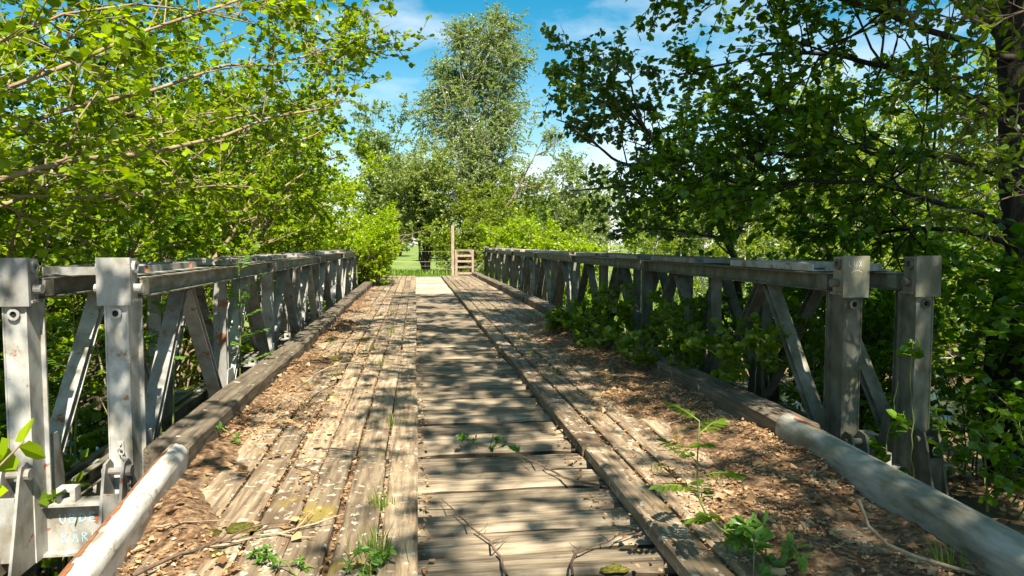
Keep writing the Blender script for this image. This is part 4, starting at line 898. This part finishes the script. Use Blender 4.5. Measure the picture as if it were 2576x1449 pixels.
# grass tufts on the deck
def tuft(label, x, y, z, n, h, seed, group, sp=.04):
    r = RNG(seed); me = blades("grass_tuft", "", r.normal(0, sp, n), r.normal(0, sp, n), lambda a, b: 0*a, h, .006, seed)
    return tag(link("grass_tuft", me, None, (x, y, z)), label, "grass", group)
tuft("largest grass tuft, at the foot of the picture between the left boards", -.16, 2.62, -.02, 70, .14, 820, None, .035)
tuft("grass tuft between the left boards, second from the camera", -.165, 3.15, -.02, 35, .10, 821, None, .025)
tuft("thin grass tuft halfway up the gap beside the sunken planks on the left", -.16, 4.6, -.02, 25, .10, 822, None, .02)
for i, y in enumerate(sorted(1.6 + 11.4*r.random(26))):
    x = r.uniform(1.15, 2.05)
    tuft(f"small grass tuft among the dead leaves on the right boards, {ORD[i]} from the camera", x, y, float(hr(np.array(x), np.array(y)))-.003, r.integers(14, 30), r.uniform(.06, .14), 830+i, "grass tufts on the right boards", .03)
for i, (x, y) in enumerate(sorted([(-.35, 6.9), (-.9, 5.9), (-.33, 9.4), (-.5, 8.0), (-.68, 6.2), (-1.02, 8.6), (-.4, 12.2)], key=lambda q: q[1])):
    tuft(f"small grass tuft on the left boards past the posts, {ORD[i]} from the camera", x, y, -.01, 22, .09, 870+i, "grass tufts on the left boards", .03)
# ash seedling and other sprouts
bs = np.array([1.28, 2.42, .0]); 
sapling("ash_seedling", "ash seedling with feathered leaves standing in the right foreground", bs, [bs, at(1755, 1300, 2.42), at(1752, 1180, 2.45), at(1760, 1060, 2.47)], 10, 900, L=.125, nleaf=5, ls=.056, mat='under', f0=.30, r0=.006, tmpl='n', droop=.6)
def sprout(label, base, h, nst, seed, ls=.03, mat='rowan', group=None):
    return shrub("green_sprout", label, base, nst, h*.6, h, seed, mat=mat, ls=ls, leaves=2, tm='n', group=group, l1=(3, h*.35), l2=(2, h*.2), r0=.0025)
sprout("bright green sprout at the foot of the ash seedling", (1.20, 2.36, -.01), .13, 7, 910, .045)
sprout("small bright sprout on the moss between the left boards", (-.52, 2.55, .0), .05, 5, 912, .022)
sprout("leafy weed growing out of the largest grass tuft", (-.17, 2.5, -.01), .09, 4, 914, .03)
sprout("two-leaved sprout standing on the sunken planks", (.24, 4.1, -.08), .09, 2, 916, .03); sprout("second sprout among the sunken planks, nearer the right boards", (.44, 4.0, -.08), .13, 2, 918, .035)
sprout("green sprout rooted beside the left kerb's end", (-1.15, 4.3, .0), .08, 4, 920, .03)
stk = MB(); b0 = np.array([1.93, 2.18, .0]); P = poly([b0, at(2160, 1360, 2.2), at(2160, 1255, 2.2)], 6)
tag(link("cut_stem", mesh_np("cut_stem", *[(v-b0 if k == 0 else v) for k, v in enumerate(tubes(P[None], np.linspace(.008, .005, 6)[None], 6))], M['paletwig'], True), None, tuple(b0)), "thin bare cut stem standing in the leaves at right", "stem")
# bramble tangle growing in front of the right truss
RB = lambda p: (p[:, 0] > 1.55 - .02*p[:, 1]) & (p[:, 2] < .72)
for i, (x, y, h) in enumerate(sorted([(2.45, 4.9, .55), (2.4, 5.8, .6), (2.5, 6.6, .75), (2.3, 7.4, .6), (2.1, 8.2, .45), (2.45, 8.6, .75), (2.2, 9.4, .3), (3.0, 5.4, .6), (3.0, 7.0, .6), (2.15, 6.2, .3), (1.95, 7.3, .28), (2.0, 9.0, .3)], key=lambda q: q[1])):
    shrub("bramble", f"bramble plant in the green tangle against the right truss, {ORD[i]} from the near end", (x, y, .0), 5, .34, h*.85, 930+2*i, mat='under', ls=.05, leaves=6, keep=RB, group="brambles against the right truss", l1=(5, .20), l2=(3, .12), r0=.004)
# leafy shoots low at the right edge and left edge
for i, (px, py, Y, lab) in enumerate([(2440, 1060, 4.6, "lit leafy shoot low at the right edge behind the pipe"), (2500, 1180, 3.9, "second leafy shoot low at the right edge"), (2460, 960, 5.4, "leafy shoot between the outer right post and the big trunk"), (2250, 985, 4.0, "leafy sprig in the gap between the two right end posts")]):
    tp = at(px, py, Y); bs = np.array([tp[0]+.15, tp[1]+.1, gz(tp[0]+.15, tp[1]+.1)])
    shrub("hazel_shoot", lab, bs, 4 if i < 3 else 2, .40 if i < 3 else .10, max(.4, tp[2]-bs[2]+.15), 970+2*i, mat='dark', ls=.058, leaves=4, l1=(6 if i < 3 else 3, .4 if i < 3 else .12), l2=(3, .2 if i < 3 else .08), keep=lambda p: p[:, 0] > 2.45)
tp = at(60, 1110, 2.2); bs = np.array([tp[0]-.5, tp[1]-.1, tp[2]-.9])
rr = RNG(990); P = poly([bs, bs*.4+tp*.6+[-.05, 0, .1], tp], 8); pos, ax, nn, sz = leaves_on(rr, P[None], 26, .085, 1.0, .5, .55, .3); root = thing("hazel_spray", "sunlit hazel spray reaching in low at the left edge", "spray", tuple(bs))
link("stem", mesh_np("stem", *[(v-bs if k == 0 else v) for k, v in enumerate(tubes(P[None], np.linspace(.008, .003, 8)[None], 5))], M['hazelbark'], True), root); link("foliage", leaf_mesh("foliage", pos-bs, ax, nn, sz, M['hazelfar'], 'r'), root)
for i, (pts, lab) in enumerate([([at(2760, -60, 2.7), at(2600, 20, 2.8), at(2440, 60, 3.0), at(2330, 30, 3.2)], "large-leaved spray hanging in at the top right corner"), ([at(2780, 330, 3.0), at(2620, 330, 3.0), at(2470, 360, 3.1), at(2380, 400, 3.2)], "leafy spray in front of the big trunk at the right edge"),
                                ([at(2780, 470, 3.3), at(2620, 480, 3.3), at(2500, 500, 3.4), at(2420, 540, 3.5)], "low leafy spray crossing the big trunk"), ([at(2780, 240, 3.6), at(2640, 250, 3.6), at(2520, 270, 3.7), at(2430, 300, 3.8)], "leafy spray crossing the upper part of the big trunk"),
                                ([at(2780, 140, 3.0), at(2600, 150, 3.1), at(2400, 200, 3.3), at(2260, 190, 3.5)], "sunlit leafy twig reaching left across the top right")]):
    bb = np.array(pts[0]); tree("leafy_spray", lab, "spray", bb, [(pts, .007, .003)], 996+i, l1=(14, .30), l2=(4, .14), leaves=(4, .05), leafmat='under', bark='bark', tmpl='n', f1=(.2, 1.0), taper=.2, flat1=.5, leaf_up=.9, leaf_rand=.5, l1leaf=5, k0=5)
# fallen twigs
def twig(label, pts, rad, seed, side=3, mat='twig'):
    r = RNG(seed); P = poly(pts, 12); P[1:-1] += r.normal(0, .006, P[1:-1].shape)*np.array([1, 1, .3]); b0 = P[0].copy(); parts = [tubes(P[None], np.linspace(rad, rad*.35, 12)[None], 5)]
    if side:
        S, D, t_ = kids(r, P[None], side, .25, .95, 45, .05); D[:, 2] = np.abs(D[:, 2])*.3; Bq = grow(r, S, D, r.uniform(.08, .22, side), 4, .14, 0); Bq[..., 2] = np.maximum(Bq[..., 2], P[:, 2].min()); parts.append(tubes(Bq, np.tile(np.linspace(rad*.5, rad*.2, 5), (side, 1)), 4))
    V, Q = merge(parts); return tag(link("fallen_twig", mesh_np("fallen_twig", V-b0, Q, M[mat], True), None, tuple(b0)), label, "twig")
def D(px, py, z=0.0):
    """point of the horizontal plane at height z"""
    c = np.array([0, 0, CAM_H]); d = at(px, py, 1) - c
    return c + d*((z-CAM_H)/d[2])
twig("dark forked twig lying across the sunken planks in the foreground", [D(1275, 1449, -.055), D(1240, 1370, -.05), D(1170, 1310, -.05), D(1110, 1255, -.05)], .006, 1000, 5)
twig("long dark twig running diagonally up the sunken planks", [D(1510, 1222, -.05), D(1420, 1205, -.05), D(1350, 1165, -.05), D(1290, 1125, -.05)], .007, 1001, 4)
twig("dark twig near the picture's foot, right of the forked one", [D(1440, 1449, -.05), D(1430, 1395, -.04), D(1500, 1370, -.04), D(1580, 1340, -.045)], .006, 1002, 3)
twig("reddish twig lying across three of the left boards", [D(808, 1128, .008), D(900, 1132, .008), D(928, 1135, .008)], .006, 1003, 0)
twig("long pale stick across the left boards in the foreground", [D(460, 1400, .012), D(640, 1350, .012), D(760, 1330, .012), D(800, 1318, .012)], .008, 1004, 3, 'paletwig')
twig("thick brown stick at the lower left among moss", [D(330, 1449, .03), D(470, 1385, .03), D(560, 1360, .03), D(655, 1315, .03)], .009, 1005, 4)
twig("pale dry stalk near the left pipe", [D(390, 1325, .045), D(480, 1312, .045), D(560, 1308, .03)], .006, 1006, 1, 'paletwig')
twig("short twig below the reddish one on the left boards", [D(720, 1165, .01), D(800, 1190, .01), D(815, 1200, .01)], .005, 1007, 2)
twig("dry branch lying over the left kerb timber", [D(740, 985, .17), D(800, 935, .18), D(860, 912, .17), D(960, 908, .06)], .008, 1008, 1, 'paletwig')
# moss cushions
def moss(label, x, y, z, sx_, sy_, h, seed):
    r = RNG(seed); V = []; n, m_ = 7, 14
    for i in range(n):
        a = i/(n-1)*pi/2
        for j in range(m_):
            th = 2*pi*j/m_; k = 1+.18*sin(3*th+seed)+.1*r.normal(); V.append((sx_*cos(a)*cos(th)*k, sy_*cos(a)*sin(th)*k, h*sin(a)+r.normal(0, .002)))
    Q = [(i*m_+j, i*m_+(j+1) % m_, (i+1)*m_+(j+1) % m_, (i+1)*m_+j) for i in range(n-1) for j in range(m_)]
    return tag(link("moss_cushion", mesh_np("moss_cushion", np.array(V), np.array(Q), M['moss'], True), None, (x, y, z)), label, "moss")
for i, (px, py, z, a, b_, h, lab) in enumerate([(505, 1350, .0, .06, .09, .02, "yellow moss patch beside the left pipe's foot"), (610, 1328, 0, .07, .05, .02, "yellow-green moss patch left of the bright sprout"), (545, 1395, 0, .03, .02, .018, "small dark moss cushion at the lower left"), (1545, 1432, -.085, .05, .025, .02, "brown-green moss cushion in the gap of the nearest sunken planks"),
                                              (1375, 1370, -.09, .04, .018, .02, "moss cushion in the gap between two near sunken planks"), (840, 900, 0, .09, .16, .012, "flat yellow moss patch halfway along the left boards"), (915, 855, 0, .07, .18, .012, "farthest flat moss patch on the left boards")]):
    p_ = D(px, py, z); moss(lab, p_[0], p_[1], z-.004, a, b_, h, 1100+i)
